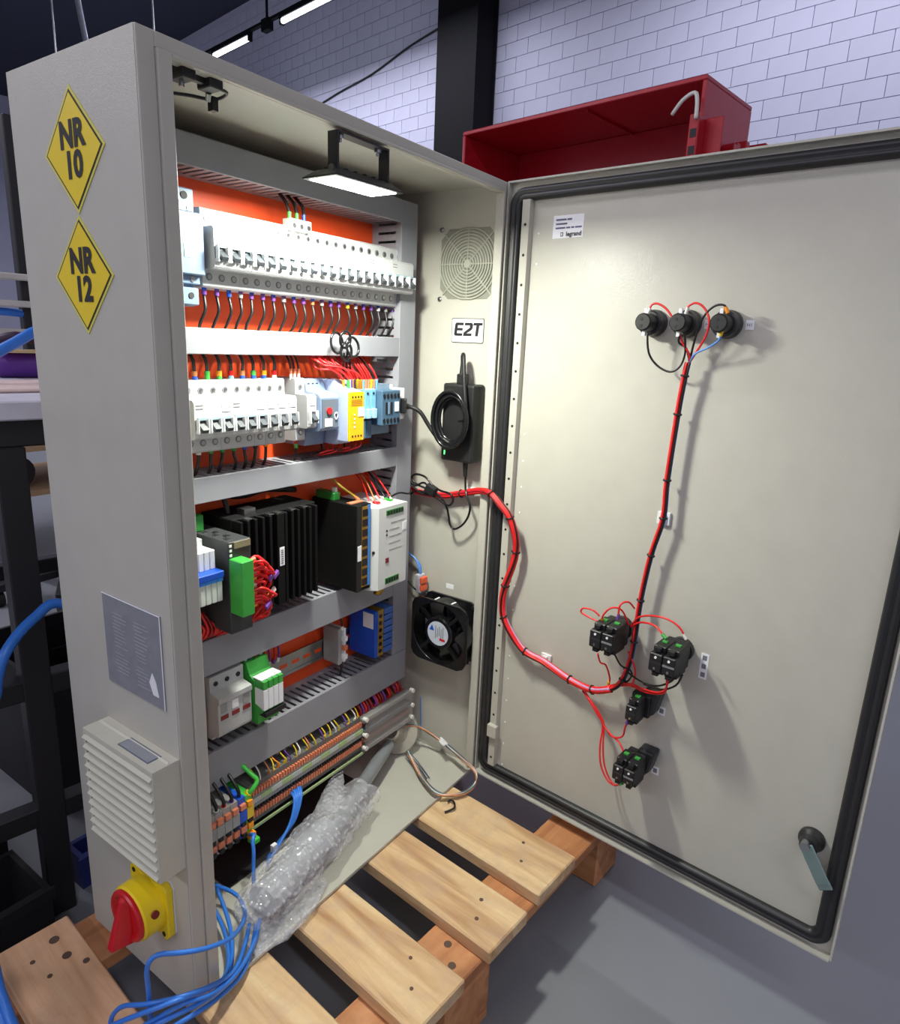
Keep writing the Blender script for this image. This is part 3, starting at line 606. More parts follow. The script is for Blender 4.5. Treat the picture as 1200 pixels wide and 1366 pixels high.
# logo plate
lp = thing('logo_plate', 'white plate reading E2T on the right inner wall', 'plate', (XW, 0.0615, 0.765))
def yzprism(P, x0, x1, name, mat, parent): return MB().prism(P, lambda a, b, t_: (t_, a, b), x0, x1).build(name, mat, parent)
yzprism(rrect(0.0300, 0.0925, 0.7645, 0.8035, 0.003), XW - 0.0008, XW - 0.0001, 'rim', M('plate_rim', (60, 64, 60), 0.5), lp)
yzprism(rrect(0.0312, 0.0913, 0.7657, 0.8023, 0.0025), XW - 0.0012, XW - 0.0006, 'face', label, lp)
def poly_text(P, name, mat, ox, oz, sc, parent):
    MB().prism([(ox - p[0] * sc - p[1] * sc * 0.12, oz + p[1] * sc) for p in P], lambda a, b, t_: (t_, a, b), XW - 0.0016, XW - 0.0011).build(name, mat, parent)
poly_text([(0, .1), (.1, 0), (.78, 0), (.78, .2), (.26, .2), (.26, .4), (.75, .4), (.75, .6), (.26, .6), (.26, .8), (.78, .8), (.78, 1), (.1, 1), (0, .9)], 'letter_e', ink, 0.0875, 0.7755, 0.021, lp)
poly_text([(0, 0), (.78, 0), (.78, .2), (.30, .2), (.70, .44), (.80, .60), (.80, .86), (.66, 1), (.04, 1), (.04, .8), (.50, .8), (.54, .64), (.04, .28)], 'digit_two', ink, 0.0695, 0.7755, 0.021, lp)
poly_text([(.28, 0), (.54, 0), (.54, .8), (.82, .8), (.82, 1), (0, 1), (0, .8), (.28, .8)], 'letter_t', ink, 0.0520, 0.7755, 0.021, lp)
text('A U T O M A Ç Ã O', 0.0046, (XW - 0.0012, 0.0605, 0.7695), YD, ZD, inkg, lp, 'small_print')
# axial fan
fn_ = thing('axial_fan', 'square black cooling fan with round label on the right inner wall', 'fan', (XW, 0.068, 0.205))
yc, zc = 0.0695, 0.2625; h = 0.0595; x0 = XW; x1 = XW - 0.038
def annulus(xa, xb, rr, mat, name):
    N = 40; mb = MB(); b0 = len(mb.v)
    sq = []
    for k in range(N):
        a_ = 2 * math.pi * k / N; c_, s_ = math.cos(a_), math.sin(a_); m_ = max(abs(c_), abs(s_)); 
        q = h / m_; q = min(q, 0.0765); sq.append((c_ * q, s_ * q))
    for x in (xa, xb):
        for k in range(N):
            a_ = 2 * math.pi * k / N; mb.v.append((x, yc + math.cos(a_) * rr, zc + math.sin(a_) * rr)); mb.v.append((x, yc + sq[k][0], zc + sq[k][1]))
    for k in range(N):
        j = (k + 1) % N
        mb.face((2 * k, 2 * j, 2 * j + 1, 2 * k + 1)); mb.face((2 * N + 2 * k + 1, 2 * N + 2 * j + 1, 2 * N + 2 * j, 2 * N + 2 * k))
        mb.face((2 * k + 1, 2 * j + 1, 2 * N + 2 * j + 1, 2 * N + 2 * k + 1)); mb.face((2 * j, 2 * k, 2 * N + 2 * k, 2 * N + 2 * j), 0, True)
    return mb.build(name, mat, fn_)
annulus(x0, x0 - 0.005, 0.0565, blackg, 'frame_flange'); annulus(x1 + 0.005, x1, 0.0565, blackg, 'frame_flange')
mb = MB(); mb.lathe((x0, yc, zc), (-1, 0, 0), [(0.0585, 0.004), (0.0585, 0.034)], 40); mb.lathe((x0, yc, zc), (-1, 0, 0), [(0.0565, 0.034), (0.0565, 0.004)], 40); mb.build('duct_ring', blackg, fn_)
MB().lathe((x1, yc, zc), (-1, 0, 0), [(0.030, -0.028), (0.030, -0.001), (0.028, 0.0005), (0, 0.0005)], 32).build('motor_hub', blackg, fn_)
lb = MB().lathe((x1, yc, zc), (-1, 0, 0), [(0.0225, 0.0008), (0, 0.0009)], 32).build('hub_label', M('fan_label', (196, 202, 216), 0.4), fn_)
yzprism([(yc + 0.008, zc + 0.004), (yc + 0.018, zc + 0.004), (yc + 0.013, zc + 0.014)], x1 - 0.0013, x1 - 0.0009, 'label_emblem', bluep, fn_)
yzprism([(yc - 0.016, zc - 0.012), (yc - 0.004, zc - 0.012), (yc - 0.004, zc - 0.008), (yc - 0.016, zc - 0.008)], x1 - 0.0013, x1 - 0.0009, 'label_stamp', red, fn_)
mb = MB()
for i in range(5): mb.box(x1 - 0.0012, x1 - 0.0009, yc + 0.004 - i * 0.004, yc + 0.0055 - i * 0.004, zc - 0.010 + (i % 3) * 0.003, zc + 0.014 - (i % 2) * 0.004)
mb.build('label_print', inkg, fn_)
for k in range(4):
    a_ = R(45 + 90 * k); c_, s_ = math.cos(a_), math.sin(a_)
    MB().obox((x1 + 0.003, yc + c_ * 0.05, zc + s_ * 0.05), (0.002, 0, 0), (0, c_ * 0.024, s_ * 0.024), (0, -s_ * 0.003, c_ * 0.003)).build('strut', blackg, fn_)
for k in range(5):
    a_ = 2 * math.pi * k / 5; mb = MB(); q = []
    for rr, tw, xx in ((0.028, 0, 0.012), (0.055, 0.25, 0.012), (0.055, 1.0, 0.026), (0.028, 0.85, 0.028)):
        q.append((x0 - xx, yc + math.cos(a_ + tw) * rr, zc + math.sin(a_ + tw) * rr))
    mb.v += q + [(v[0] - 0.0015, v[1], v[2]) for v in q]
    for f_ in ((0, 1, 2, 3), (7, 6, 5, 4), (0, 4, 5, 1), (1, 5, 6, 2), (2, 6, 7, 3), (3, 7, 4, 0)): mb.face(f_)
    mb.build('blade', blackg, fn_)
for a_ in (-1, 1):
    for b_ in (-1, 1): MB().cyl((x0 - 0.005, yc + a_ * 0.0525, zc + b_ * 0.0525), (x0 - 0.009, yc + a_ * 0.0525, zc + b_ * 0.0525), 0.004, n=6).build('nut', steel, fn_)
MB().prism([(0.026, 0.0587), (-0.026, 0.0587), (-0.026, 0.0592), (0.026, 0.0592)], lambda a, b, t_: (t_, yc + a * 0.75, zc + math.sqrt(max(0, 0.0590 ** 2 - (a * 0.75) ** 2)) + (b - 0.0587)), x0 - 0.028, x0 - 0.012).build('side_label', label, fn_)
o = MB().box(XW - 0.0005, XW, 0.066, 0.082, 0.335, 0.344).build('tag_label', label, loc=(XW, 0.074, 0.335)); tag(o, 'small white tag above the square cooling fan', 'label')
wc = thing('wire_connector', 'grey and orange lever wire connector above the cooling fan', 'connector', (0.575, 0.125, 0.323))
MB().obox((0.575, 0.1275, 0.338), (0.009, 0, 0), (0, 0.0055, 0), (0, 0.002, 0.017)).build('shell', M('clear_grey', (180, 182, 190), 0.3), wc, 0.002, 2)
for i in range(2): MB().obox((0.575, 0.1205, 0.331 + i * 0.014), (0.009, 0, 0), (0, 0.003, 0), (0, 0.0005, 0.0058)).build('lever', orangeb if False else M('lever_orange', (226, 96, 56), 0.4), wc, 0.0015, 2)
for k, (m_, off_) in enumerate(((lbluew, 0), (bluew, 0.003), (lbluew, -0.003))):
    MB().tube([(0.575 + off_, 0.165, 0.391), (0.575 + off_, 0.141, 0.381 - off_), (0.575 + off_, 0.131, 0.368), (0.575, 0.128, 0.352)], 0.0016, 6).build('lead', m_, wc)
MB().tube([(0.58, 0.168, 0.338), (0.58, 0.151, 0.325), (0.578, 0.136, 0.319)], 0.0014, 6).build('lead', blackw, wc)
# laptop style power adapter
pa = thing('power_adapter', 'black power adapter with coiled cord on the right inner wall', 'power adapter', (0.575, 0.052, 0.573))
MB().box(XW - 0.033, XW, 0.0215, 0.083, 0.573, 0.700).build('case', black, pa, 0.004, 3)
MB().box(XW - 0.0336, XW - 0.033, 0.074, 0.0755, 0.583, 0.590).build('green_led', M('led_green', (90, 255, 120), 0.4, emit=(90, 255, 120), estr=4), pa)
mb = MB(); mb.box(0.563, 0.580, 0.046, 0.060, 0.699, 0.716); mb.build('inlet_plug', black, pa, 0.002, 2)
MB().cyl((0.571, 0.053, 0.714), (0.571, 0.054, 0.735), 0.006, 0.0035, n=12).build('strain_relief', black, pa)
MB().tube([(0.571, 0.054, 0.732), (0.570, 0.0545, 0.7440), (0.566, 0.050, 0.7465), (0.560, 0.045, 0.738), (0.553, 0.037, 0.700), (0.549, 0.030, 0.655), (0.548, 0.036, 0.618), (0.547, 0.052, 0.604), (0.546, 0.072, 0.612)], 0.0032, 8).build('cord', black, pa)
for k in range(4):
    rr = 0.031 + 0.0035 * k
    pts = [(0.551 - 0.0025 * (k % 2) - 0.002 * k, 0.0565 + (0.026 + 0.0025 * k) * math.cos(a_), 0.643 + (rr + 0.004) * math.sin(a_)) for a_ in [2 * math.pi * i / 16 for i in range(16)]]
    MB().tube(pts, 0.0032, 8, closed=True, sub=2).build('cord_loop', blackg, pa)
MB().tube([(0.512, 0.131, 0.6615), (0.524, 0.122, 0.659), (0.532, 0.108, 0.652), (0.540, 0.095, 0.630), (0.545, 0.081, 0.611)], 0.0034, 8).build('cord', black, pa)
MB().tube([(0.5430, 0.030, 0.6450), (0.5430, 0.036, 0.6430), (0.5455, 0.040, 0.6420)], 0.0020, 6).build('cord_strap', blackg, pa)
MB().cyl((0.574, 0.042, 0.574), (0.574, 0.041, 0.548), 0.0048, 0.0032, n=10).build('strain_relief', black, pa)
MB().tube([(0.574, 0.0405, 0.552), (0.575, 0.040, 0.530), (0.570, 0.033, 0.516), (0.567, 0.024, 0.502), (0.570, 0.028, 0.483), (0.572, 0.040, 0.465), (0.572, 0.056, 0.454), (0.572, 0.066, 0.460), (0.570, 0.069, 0.478), (0.568, 0.072, 0.491), (0.565, 0.08, 0.504), (0.562, 0.095, 0.515), (0.562, 0.112, 0.518), (0.562, 0.134, 0.523), (0.562, 0.144, 0.533), (0.562, 0.135, 0.540), (0.562, 0.115, 0.538), (0.562, 0.098, 0.525), (0.562, 0.081, 0.519), (0.560, 0.060, 0.517), (0.560, 0.054, 0.506), (0.562, 0.065, 0.496), (0.562, 0.087, 0.504), (0.562, 0.111, 0.510), (0.562, 0.131, 0.511), (0.562, 0.146, 0.503), (0.562, 0.161, 0.491), (0.562, 0.176, 0.489)], 0.0019, 7).build('output_cord', blackg, pa)
MB().tube([(0.560, 0.150, 0.528), (0.560, 0.135, 0.520), (0.560, 0.115, 0.528), (0.560, 0.098, 0.512), (0.560, 0.120, 0.508), (0.560, 0.146, 0.522)], 0.0019, 7, closed=True).build('cord_loop', blackg, pa)
MB().obox((0.560, 0.100, 0.518), (0.006, 0, 0), (0, 0.010, 0.004), (0, -0.004, 0.008)).build('cord_wrap', black, pa, 0.003, 2)

# ------------------------------------------------------------------ floodlight and door switch under the top panel
fdl = thing('floodlight', 'small black LED floodlight hanging under the enclosure top', 'lamp', (0.273, 0.0165, 0.934))
lens = M('floodlight_lens', (255, 255, 255), 0.3, emit=(255, 252, 236), estr=26)
mb = MB(); bx0, bx1, by0, by1 = 0.216, 0.330, -0.010, 0.042
mb.hexa([(bx0, by0, 0.9355), (bx1, by0, 0.9355), (bx1, by1, 0.9355), (bx0, by1, 0.9355), (bx0 + 0.012, by0 + 0.010, 0.944), (bx1 - 0.012, by0 + 0.010, 0.944), (bx1 - 0.012, by1 - 0.010, 0.944), (bx0 + 0.012, by1 - 0.010, 0.944)])
tilt(mb).build('housing', black, fdl)
tilt(MB().box(bx0, bx1, by0, by1, 0.9338, 0.9354)).build('bezel', black, fdl)
tilt(MB().box(bx0 + 0.006, bx1 - 0.006, by0 + 0.006, by1 - 0.006, 0.9331, 0.9337)).build('lens', lens, fdl)
for i in range(5): tilt(MB().box(bx0 + 0.022 + i * 0.0155, bx0 + 0.026 + i * 0.0155, by0 + 0.022, by1 - 0.012, 0.944, 0.949)).build('cooling_fin', black, fdl)
brk = MB()
for x in (0.2275, 0.3115): brk.box(x - 0.0010, x + 0.0010, -0.002, 0.013, 0.937, 0.9800)
brk.box(0.2286, 0.3104, -0.002, 0.013, 0.9780, 0.9800); brk.build('bracket', black, fdl)
for x in (0.2275, 0.3115): MB().cyl((x - 0.004, 0.0055, 0.9425), (x + 0.004, 0.0055, 0.9425), 0.004, n=12).build('pivot_screw', steel, fdl)
for x in (0.238, 0.300):
    MB().cyl((x, 0.0055, 0.970), (x, 0.0055, 0.998), 0.0020, n=8).build('mounting_bolt', steel, fdl); MB().cyl((x, 0.0055, 0.9740), (x, 0.0055, 0.9779), 0.0042, n=6).build('nut', steel, fdl)
flood.parent = None
ls = thing('door_switch', 'black door limit switch in the top left corner of the enclosure', 'switch', (0.06, 0.02, 0.97))
MB().box(0.044, 0.058, 0.004, 0.026, 0.976, 0.992).build('body', black, ls, 0.001, 1)
MB().box(0.072, 0.086, 0.004, 0.024, 0.976, 0.992).build('body', black, ls, 0.001, 1)
MB().box(0.040, 0.092, 0.006, 0.012, 0.992, 0.998).build('mounting_bracket', steel, ls)
MB().box(0.058, 0.072, 0.012, 0.018, 0.979, 0.986).build('arm', rubber, ls)
MB().cyl((0.051, 0.016, 0.976), (0.051, 0.016, 0.971), 0.0025, n=8).build('terminal', steel, ls); MB().cyl((0.083, 0.022, 0.976), (0.085, 0.026, 0.971), 0.0025, n=8).build('terminal', steel, ls)
MB().tube([(0.085, 0.015, 0.980), (0.100, 0.018, 0.981), (0.103, 0.030, 0.979), (0.096, 0.038, 0.977), (0.080, 0.046, 0.977), (0.058, 0.058, 0.976), (0.030, 0.070, 0.975), (0.006, 0.078, 0.974)], 0.0016, 6).build('lead', blackw, ls)
MB().obox((0.098, 0.036, 0.973), (0.003, 0, 0), (0, 0.004, 0), (0, 0, 0.006)).build('cable_tie', black, ls)

# ------------------------------------------------------------------ wiring ducts
YF, YB = 0.140, 0.200
def duct_h(lab, x0, x1, z0, z1):
    th = thing('wiring_duct', lab, 'duct', ((x0 + x1) / 2, YB, z0))
    MB().box(x0, x1, YB - 0.002, YB, z0, z1).build('back', ductm, th)
    MB().box(x0, x1, YF, YF + 0.0018, z0 - 0.0006, z1 + 0.0006).build('cover', ductm, th, 0.0008, 1)
    mb = MB(); p = 0.0125; n = int((x1 - x0) / p)
    for zz in (z0, z1 - 0.0014):
        mb.box(x0, x1, YB - 0.012, YB - 0.0021, zz, zz + 0.0014); mb.box(x0, x1, YF + 0.0019, YF + 0.006, zz, zz + 0.0014)
        for i in range(n): mb.box(x0 + i * p, x0 + i * p + 0.0072, YF + 0.0061, YB - 0.0121, zz, zz + 0.0014)
    fo = mb.build('slotted_walls', ductm, th); fo['kind'] = 'stuff'
    return th
def duct_v(lab, x0, x1, z0, z1):
    th = thing('wiring_duct', lab, 'duct', ((x0 + x1) / 2, YB, z0))
    MB().box(x0, x1, YB - 0.002, YB, z0, z1).build('back', ductm, th)
    MB().box(x0 - 0.0006, x1 + 0.0006, YF, YF + 0.0018, z0, z1).build('cover', ductm, th, 0.0008, 1)
    mb = MB(); p = 0.0130; n = int((z1 - z0) / p)
    for xx in (x0, x1 - 0.0014):
        mb.box(xx, xx + 0.0014, YB - 0.012, YB - 0.0021, z0, z1); mb.box(xx, xx + 0.0014, YF + 0.0019, YF + 0.012, z0, z1)
        for i in range(n): mb.box(xx, xx + 0.0014, YF + 0.0121, YB - 0.0121, z0 + i * p, z0 + i * p + 0.0092)
    fo = mb.build('slotted_walls', ductm, th); fo['kind'] = 'stuff'
    return th
duct_v('tall grey vertical wiring duct along the right of the orange plate', 0.514, 0.553, 0.213, 0.973)
duct_v('tall grey vertical wiring duct along the left of the orange plate', 0.026, 0.066, 0.213, 0.973)
duct_h('topmost grey horizontal wiring duct above the white breakers', 0.067, 0.513, 0.941, 0.973)
duct_h('slim light grey wiring duct between the two breaker rows', 0.067, 0.5132, 0.739, 0.768)
duct_h('grey wiring duct right below the second breaker row', 0.067, 0.5132, 0.560, 0.591)
duct_h('deep grey wiring duct below the black computer modules', 0.067, 0.5132, 0.328, 0.377)
duct_h('lowest grey wiring duct right above the terminal strip', 0.067, 0.553, 0.155, 0.212)

# ------------------------------------------------------------------ DIN rails
def rail(lab, z, x0, x1):
    th = thing('din_rail', lab, 'rail', ((x0 + x1) / 2, YB, z))
    MB().box(x0, x1, 0.1925, YB, z - 0.0135, z + 0.0135).build('web', steel, th)
    MB().box(x0, x1, 0.1910, 0.1925, z + 0.0125, z + 0.0175).build('upper_lip', steel, th); MB().box(x0, x1, 0.1910, 0.1925, z - 0.0175, z - 0.0125).build('lower_lip', steel, th)
    n = int((x1 - x0) / 0.025)
    for i in range(n): MB().box(x0 + 0.006 + i * 0.025, x0 + 0.021 + i * 0.025, 0.1921, 0.19252, z - 0.003, z + 0.003).build('slot', orange, th)
rail('steel mounting rail behind the top breaker row', 0.862, 0.068, 0.512)
rail('steel mounting rail behind the second breaker row', 0.664, 0.068, 0.512)
rail('steel mounting rail behind the black computer modules', 0.455, 0.068, 0.512)
rail('bare steel mounting rail with oblong slots above the lowest duct', 0.256, 0.068, 0.512)
rail('steel mounting rail carrying the terminal strip', 0.105, 0.068, 0.56)

# ------------------------------------------------------------------ circuit breakers
MW = 0.0175; YR = 0.1908
togm = M('toggle_dark', (58, 62, 68), 0.4); togw = M('toggle_grip', (226, 228, 230), 0.35)
def breaker(name, lab, poles, x0, zc, tagged=False, group=None, dark=True, hgt=0.0435):
    w = poles * MW - 0.0004
    th = thing(name, lab, 'circuit breaker', (x0 + w / 2, YR, zc - hgt), group)
    P = [(YR, -hgt), (0.150, -hgt), (0.148, -hgt + 0.002), (0.148, -0.0235), (0.127, -0.0235), (0.1245, -0.021), (0.1245, 0.0195), (0.1275, 0.0225), (0.148, 0.0225), (0.148, hgt - 0.002), (0.150, hgt), (YR, hgt)]
    MB().prism(P, lambda a, b, t_: (t_, a, zc + b), x0, x0 + w).build('body', whiteb, th)
    MB().box(x0 + 0.001, x0 + w - 0.001, 0.1240, 0.1246, zc - 0.0125, zc - 0.0005).build('toggle_recess', togm, th)
    for k in range(poles):
        xc = x0 + (k + 0.5) * MW
        for dz in (hgt - 0.012, -hgt + 0.012):
            MB().cyl((xc, 0.1481, zc + dz), (xc, 0.1474, zc + dz), 0.0043, n=12).build('terminal_hole', M_hole, th)
            MB().cyl((xc, 0.1475, zc + dz), (xc, 0.1471, zc + dz), 0.0028, n=8).build('terminal_screw', steel, th)
        MB().prism([(0.1245, -0.003), (0.1150, -0.011), (0.1180, -0.0150), (0.1245, -0.0105)], lambda a, b, t_: (t_, a, zc + b), xc - 0.0042, xc + 0.0042).build('toggle', togw if not dark else togm, th)
        for e in (-1, 1): MB().box(xc + e * 0.0062, xc + e * 0.0072, 0.1185, 0.1250, zc - 0.016, zc + 0.001).build('toggle_cheek', togw, th)
    if poles > 1: MB().box(x0 + 0.003, x0 + w - 0.003, 0.1215, 0.1245, zc - 0.0005, zc + 0.0025).build('coupling_bar', M_tl, th)
    mb = MB(); 
    for i in range(2): mb.box(x0 + 0.002, x0 + 0.012, 0.1242, 0.1246, zc + 0.012 + i * 0.004, zc + 0.0131 + i * 0.004)
    mb.build('print_lines', inkg, th)
    if tagged: MB().box(x0 + w - 0.0135, x0 + w - 0.002, 0.1238, 0.1246, zc + 0.008, zc + 0.018).build('tag', label, th)
    if tagged == 'D14': text('D14', 0.0055, (x0 + w - 0.0078, 0.1238, zc + 0.013), (1, 0, 0), ZD, inkg, th, 'tag_print')
    return th
M_hole = M('terminal_dark', (120, 122, 126), 0.6); M_tl = M('coupling_teal', (150, 172, 178), 0.4)
for i in range(7):
    breaker('circuit_breaker', 'white three-pole circuit breaker in the top row, %s from the left' % ORD[i + 1] if i not in (0, 6) else ('white three-pole circuit breaker in the top row, beside the grey-blue breaker' if i == 0 else 'white three-pole circuit breaker at the right end of the top row'), 3, 0.1585 + i * 3 * MW, 0.8585, group='three-pole breakers in the top row')
breaker('circuit_breaker', 'white three-pole circuit breaker at the left end of the second row', 3, 0.1220, 0.6640, 'D14')
breaker('circuit_breaker', 'white three-pole circuit breaker second from left in the second row', 3, 0.1220 + 3 * MW, 0.6640, True)
for i in range(3): breaker('circuit_breaker', 'white single-pole circuit breaker in the second row, %s of three side by side' % ORD[i + 1], 1, 0.1220 + (6 + i) * MW, 0.6640, True, 'single-pole breakers side by side')
breaker('circuit_breaker', 'lone white single-pole breaker beside the grey residual current module', 1, 0.2985, 0.6640, True)
# labels D14 on the first second-row breaker, DQ1 on the large breaker
mc = thing('motor_breaker', 'grey-blue moulded breaker tagged DQ1 at the left of the top row', 'circuit breaker', (0.125, YR, 0.793))
mb = MB(); X0, X1 = 0.098, 0.1545
mb.box(X0, X1 - 0.006, 0.150, YR, 0.792, 0.918)
mb.box(X0, X1 - 0.008, 0.141, 0.151, 0.892, 0.917); mb.box(X0, X1 - 0.003, 0.132, 0.151, 0.826, 0.892); mb.box(X0, X1 - 0.004, 0.141, 0.151, 0.816, 0.828)
mb.build('body', bluegrey, mc, 0.0012, 1)
mb = MB(); mb.box(X0, X1 - 0.010, 0.136, 0.151, 0.793, 0.812); mb.build('lower_block', bluegrey, mc, 0.0012, 1)
for x in (0.117, 0.134):
    MB().cyl((x, 0.1415, 0.909), (x, 0.1402, 0.909), 0.0042, n=12).build('terminal_hole', ink, mc)
    MB().cyl((x, 0.1365, 0.8035), (x, 0.1352, 0.8035), 0.0035, n=12).build('terminal_hole', ink, mc)
    MB().cyl((x + 0.006, 0.1412, 0.8215), (x + 0.006, 0.1400, 0.8215), 0.0032, n=10).build('screw', steel, mc)
MB().cyl((0.140, 0.1412, 0.8965), (0.140, 0.1400, 0.8965), 0.003, n=10).build('screw', steel, mc)
MB().box(0.106, 0.118, 0.1270, 0.1325, 0.843, 0.866).build('handle', black, mc, 0.001, 1)
tg = MB().box(0.125, 0.1405, 0.1314, 0.1321, 0.844, 0.858).build('tag', label, mc); text('DQ1', 0.0068, (0.1328, 0.1314, 0.851), (1, 0, 0), ZD, inkg, mc, 'tag_print')
MB().box(X0 + 0.02, X1 - 0.006, 0.1395, 0.1412, 0.8262, 0.8285).build('groove', ink, mc)
# three-way clear terminal above the top row
tb = thing('terminal_block', 'small three-way screw terminal block on top of the breaker row', 'terminal', (0.292, 0.15, 0.89))
for i in range(3):
    x = 0.287 + i * 0.0125
    MB().box(x, x + 0.0115, 0.139, 0.155, 0.8965, 0.9105).build('way', M('clear_white', (206, 208, 206), 0.3) if i == 0 else MATS['clear_white'], tb, 0.001, 1)
    MB().cyl((x + 0.0058, 0.1395, 0.902), (x + 0.0058, 0.1382, 0.902), 0.0034, n=12).build('screw', steel, tb)
    MB().cyl((x + 0.0058, 0.148, 0.9105), (x + 0.0058, 0.148, 0.919), 0.0026, n=8).build('sleeve', (greenw, greenp, bluep)[i], tb)
    MB().tube([(x + 0.0058, 0.148, 0.918), (x + 0.0058 + (-0.002, 0, 0.001)[i], 0.152, 0.930), (x + 0.0058 - 0.004, 0.165, 0.944)], 0.0024, 6).build('lead', blackw, tb)
# wires below the top row
sl = [bluep, bluep, bluep, yelloww, greenp, bluep, violetw, violetw, whitew, orangeb, brownw, whitew, whitew, yelloww, yelloww, bluep, greenp, whitew, whitew, brownw, whitew]
def wire(lab, pts, r, m_, tip=None, tip_len=0.010, tm=None, n=6, name='wire', group=None):
    o = MB().tube(pts, r, n).build(name, m_, loc=pts[0]); tag(o, lab, 'wire', group)
    if tip:
        a_ = Vector(pts[0]); b_ = Vector(pts[1]); d = (b_ - a_).normalized()
        MB().cyl(a_ - d * 0.001, a_ + d * tip_len * 0.5, r * 1.5, n=8).build('ferrule', tip, o)
        if tm: MB().cyl(a_ + d * tip_len * 0.5, a_ + d * tip_len, r * 1.6, n=8).build('marker_sleeve', tm, o)
    return o
for i in range(21):
    x = 0.1585 + (i + 0.5) * MW; e = random.uniform(-0.004, 0.002)
    wire('black wire dropping from the top breaker row, %s from the left' % ORD[i + 1], [(x, 0.158, 0.816), (x + e * 0.3, 0.158, 0.806), (x + e, 0.154, 0.790), (x + e * 1.5 - 0.002, 0.160, 0.775), (x - 0.002, 0.170, 0.764)], 0.0019, blackw, (bluep, violetw)[i % 2], 0.009, (violetw, violetw, sl[i], greyp)[i % 4], group='black wires below the top breaker row')
wire('black wire dropping from the grey-blue moulded breaker', [(0.130, 0.155, 0.794), (0.129, 0.155, 0.784), (0.127, 0.160, 0.764)], 0.0022, blackw)
# wires above and below the second row
tp = [bluep, bluep, greenp, greenp, cyanblue, bluep, bluep, bluep, whitew]
for i in range(9):
    x = 0.1220 + (i + 0.5) * MW; e = random.uniform(-0.004, 0.001)
    wire('black wire entering the second breaker row from above, %s from the left' % ORD[i + 1], [(x, 0.158, 0.706), (x, 0.158, 0.716), (x + e, 0.154, 0.730), (x + e - 0.001, 0.162, 0.742)], 0.0021, blackw, tp[i], 0.012, (red, brownw, greenp, orangeb)[i % 4], group='black wires above the second breaker row')
for i in (1, 2, 3, 4, 5, 6, 7):
    x = 0.1220 + (i + 0.5) * MW; e = random.uniform(-0.006, 0.002)
    wire('black wire leaving the second breaker row downwards, %s from the left' % ORD[i], [(x, 0.158, 0.622), (x, 0.158, 0.612), (x + e, 0.155, 0.600), (x + e, 0.162, 0.588)], 0.0022, blackw, (whitew, greenp, greenp, greenp, bluep, blackw, orangeb)[i - 1], 0.011, group='black wires below the second breaker row')
for i, x in enumerate((0.300, 0.307, 0.3145)):
    wire('thin dark wire with orange sleeve above the lone breaker, %s from the left' % ORD[i + 1], [(x, 0.158, 0.706), (x, 0.158, 0.717), (x - 0.003, 0.158, 0.730), (x - 0.004, 0.165, 0.742)], 0.0014, blackw, whitew, 0.014, orangew, group='thin wires above the lone breaker')
wire('black wire with green tip below the lone breaker', [(0.307, 0.158, 0.621), (0.307, 0.157, 0.610), (0.306, 0.160, 0.590)], 0.0018, blackw, red, 0.012, greenp)

# ------------------------------------------------------------------ modules of the second row
tr = thing('residual_module', 'blue-grey residual current module with red button in the second row', 'relay', (0.336, YR, 0.610))
P = [(YR, 0.612), (0.150, 0.612), (0.146, 0.632), (0.121, 0.636), (0.118, 0.640), (0.118, 0.682), (0.122, 0.687), (0.145, 0.690), (0.150, 0.706), (YR, 0.706)]
MB().prism(P, lambda a, b, t_: (t_, a, b), 0.3165, 0.3535).build('body', M('module_blue_grey', (118, 136, 164), 0.4), tr)
MB().box(0.3195, 0.3505, 0.1166, 0.1182, 0.640, 0.680).build('face', darkgrey, tr)
MB().cyl((0.332, 0.1168, 0.664), (0.332, 0.1145, 0.664), 0.0048, n=16).build('red_button', red, tr)
MB().box(0.324, 0.338, 0.1158, 0.1168, 0.642, 0.653).build('tag', label, tr)
for i in range(3): MB().cyl((0.3235 + i * 0.008, 0.1502, 0.699), (0.3235 + i * 0.008, 0.1478, 0.6985), 0.0022, n=8).build('terminal_hole', ink, tr)
MB().tube([(0.343, 0.1165, 0.658), (0.346, 0.1150, 0.661), (0.348, 0.1150, 0.656), (0.345, 0.1158, 0.651)], 0.0008, 5, closed=True).build('seal_ring', white, tr)
sr = thing('safety_relay', 'yellow-fronted safety relay with lavender sides in the second row', 'relay', (0.371, YR, 0.612))
lav = M('module_lavender', (164, 174, 206), 0.4)
P = [(YR, 0.613), (0.128, 0.613), (0.124, 0.620), (0.104, 0.620), (0.104, 0.690), (0.124, 0.694), (0.132, 0.705), (YR, 0.705)]
MB().prism(P, lambda a, b, t_: (t_, a, b), 0.3565, 0.3865).build('body', lav, sr)
MB().box(0.3565, 0.3865, 0.1000, 0.1042, 0.620, 0.690).build('front', M('relay_yellow', (240, 176, 10), 0.4), sr, 0.0006, 1)
MB().box(0.374, 0.3860, 0.0994, 0.1002, 0.655, 0.668).build('tag', label, sr)
for r_ in (0.683, 0.627):
    for i in range(4): MB().cyl((0.3625 + i * 0.006, 0.1003, r_), (0.3625 + i * 0.006, 0.0996, r_), 0.0016, n=8).build('terminal_hole', ink, sr)
for i in range(4): MB().cyl((0.3665, 0.1003, 0.658 - i * 0.006), (0.3665, 0.0994, 0.658 - i * 0.006), 0.0012, n=8).build('indicator', label, sr)
mb = MB()
for i in range(4): mb.box(0.360, 0.382, 0.0996, 0.1001, 0.671 + i * 0.0025, 0.6718 + i * 0.0025)
mb.build('print_lines', M('ink_brown', (150, 104, 10), 0.6), sr)
rb = thing('relay_module', 'light blue relay module with clear levers between yellow relay and contactor', 'relay', (0.419, YR, 0.612))
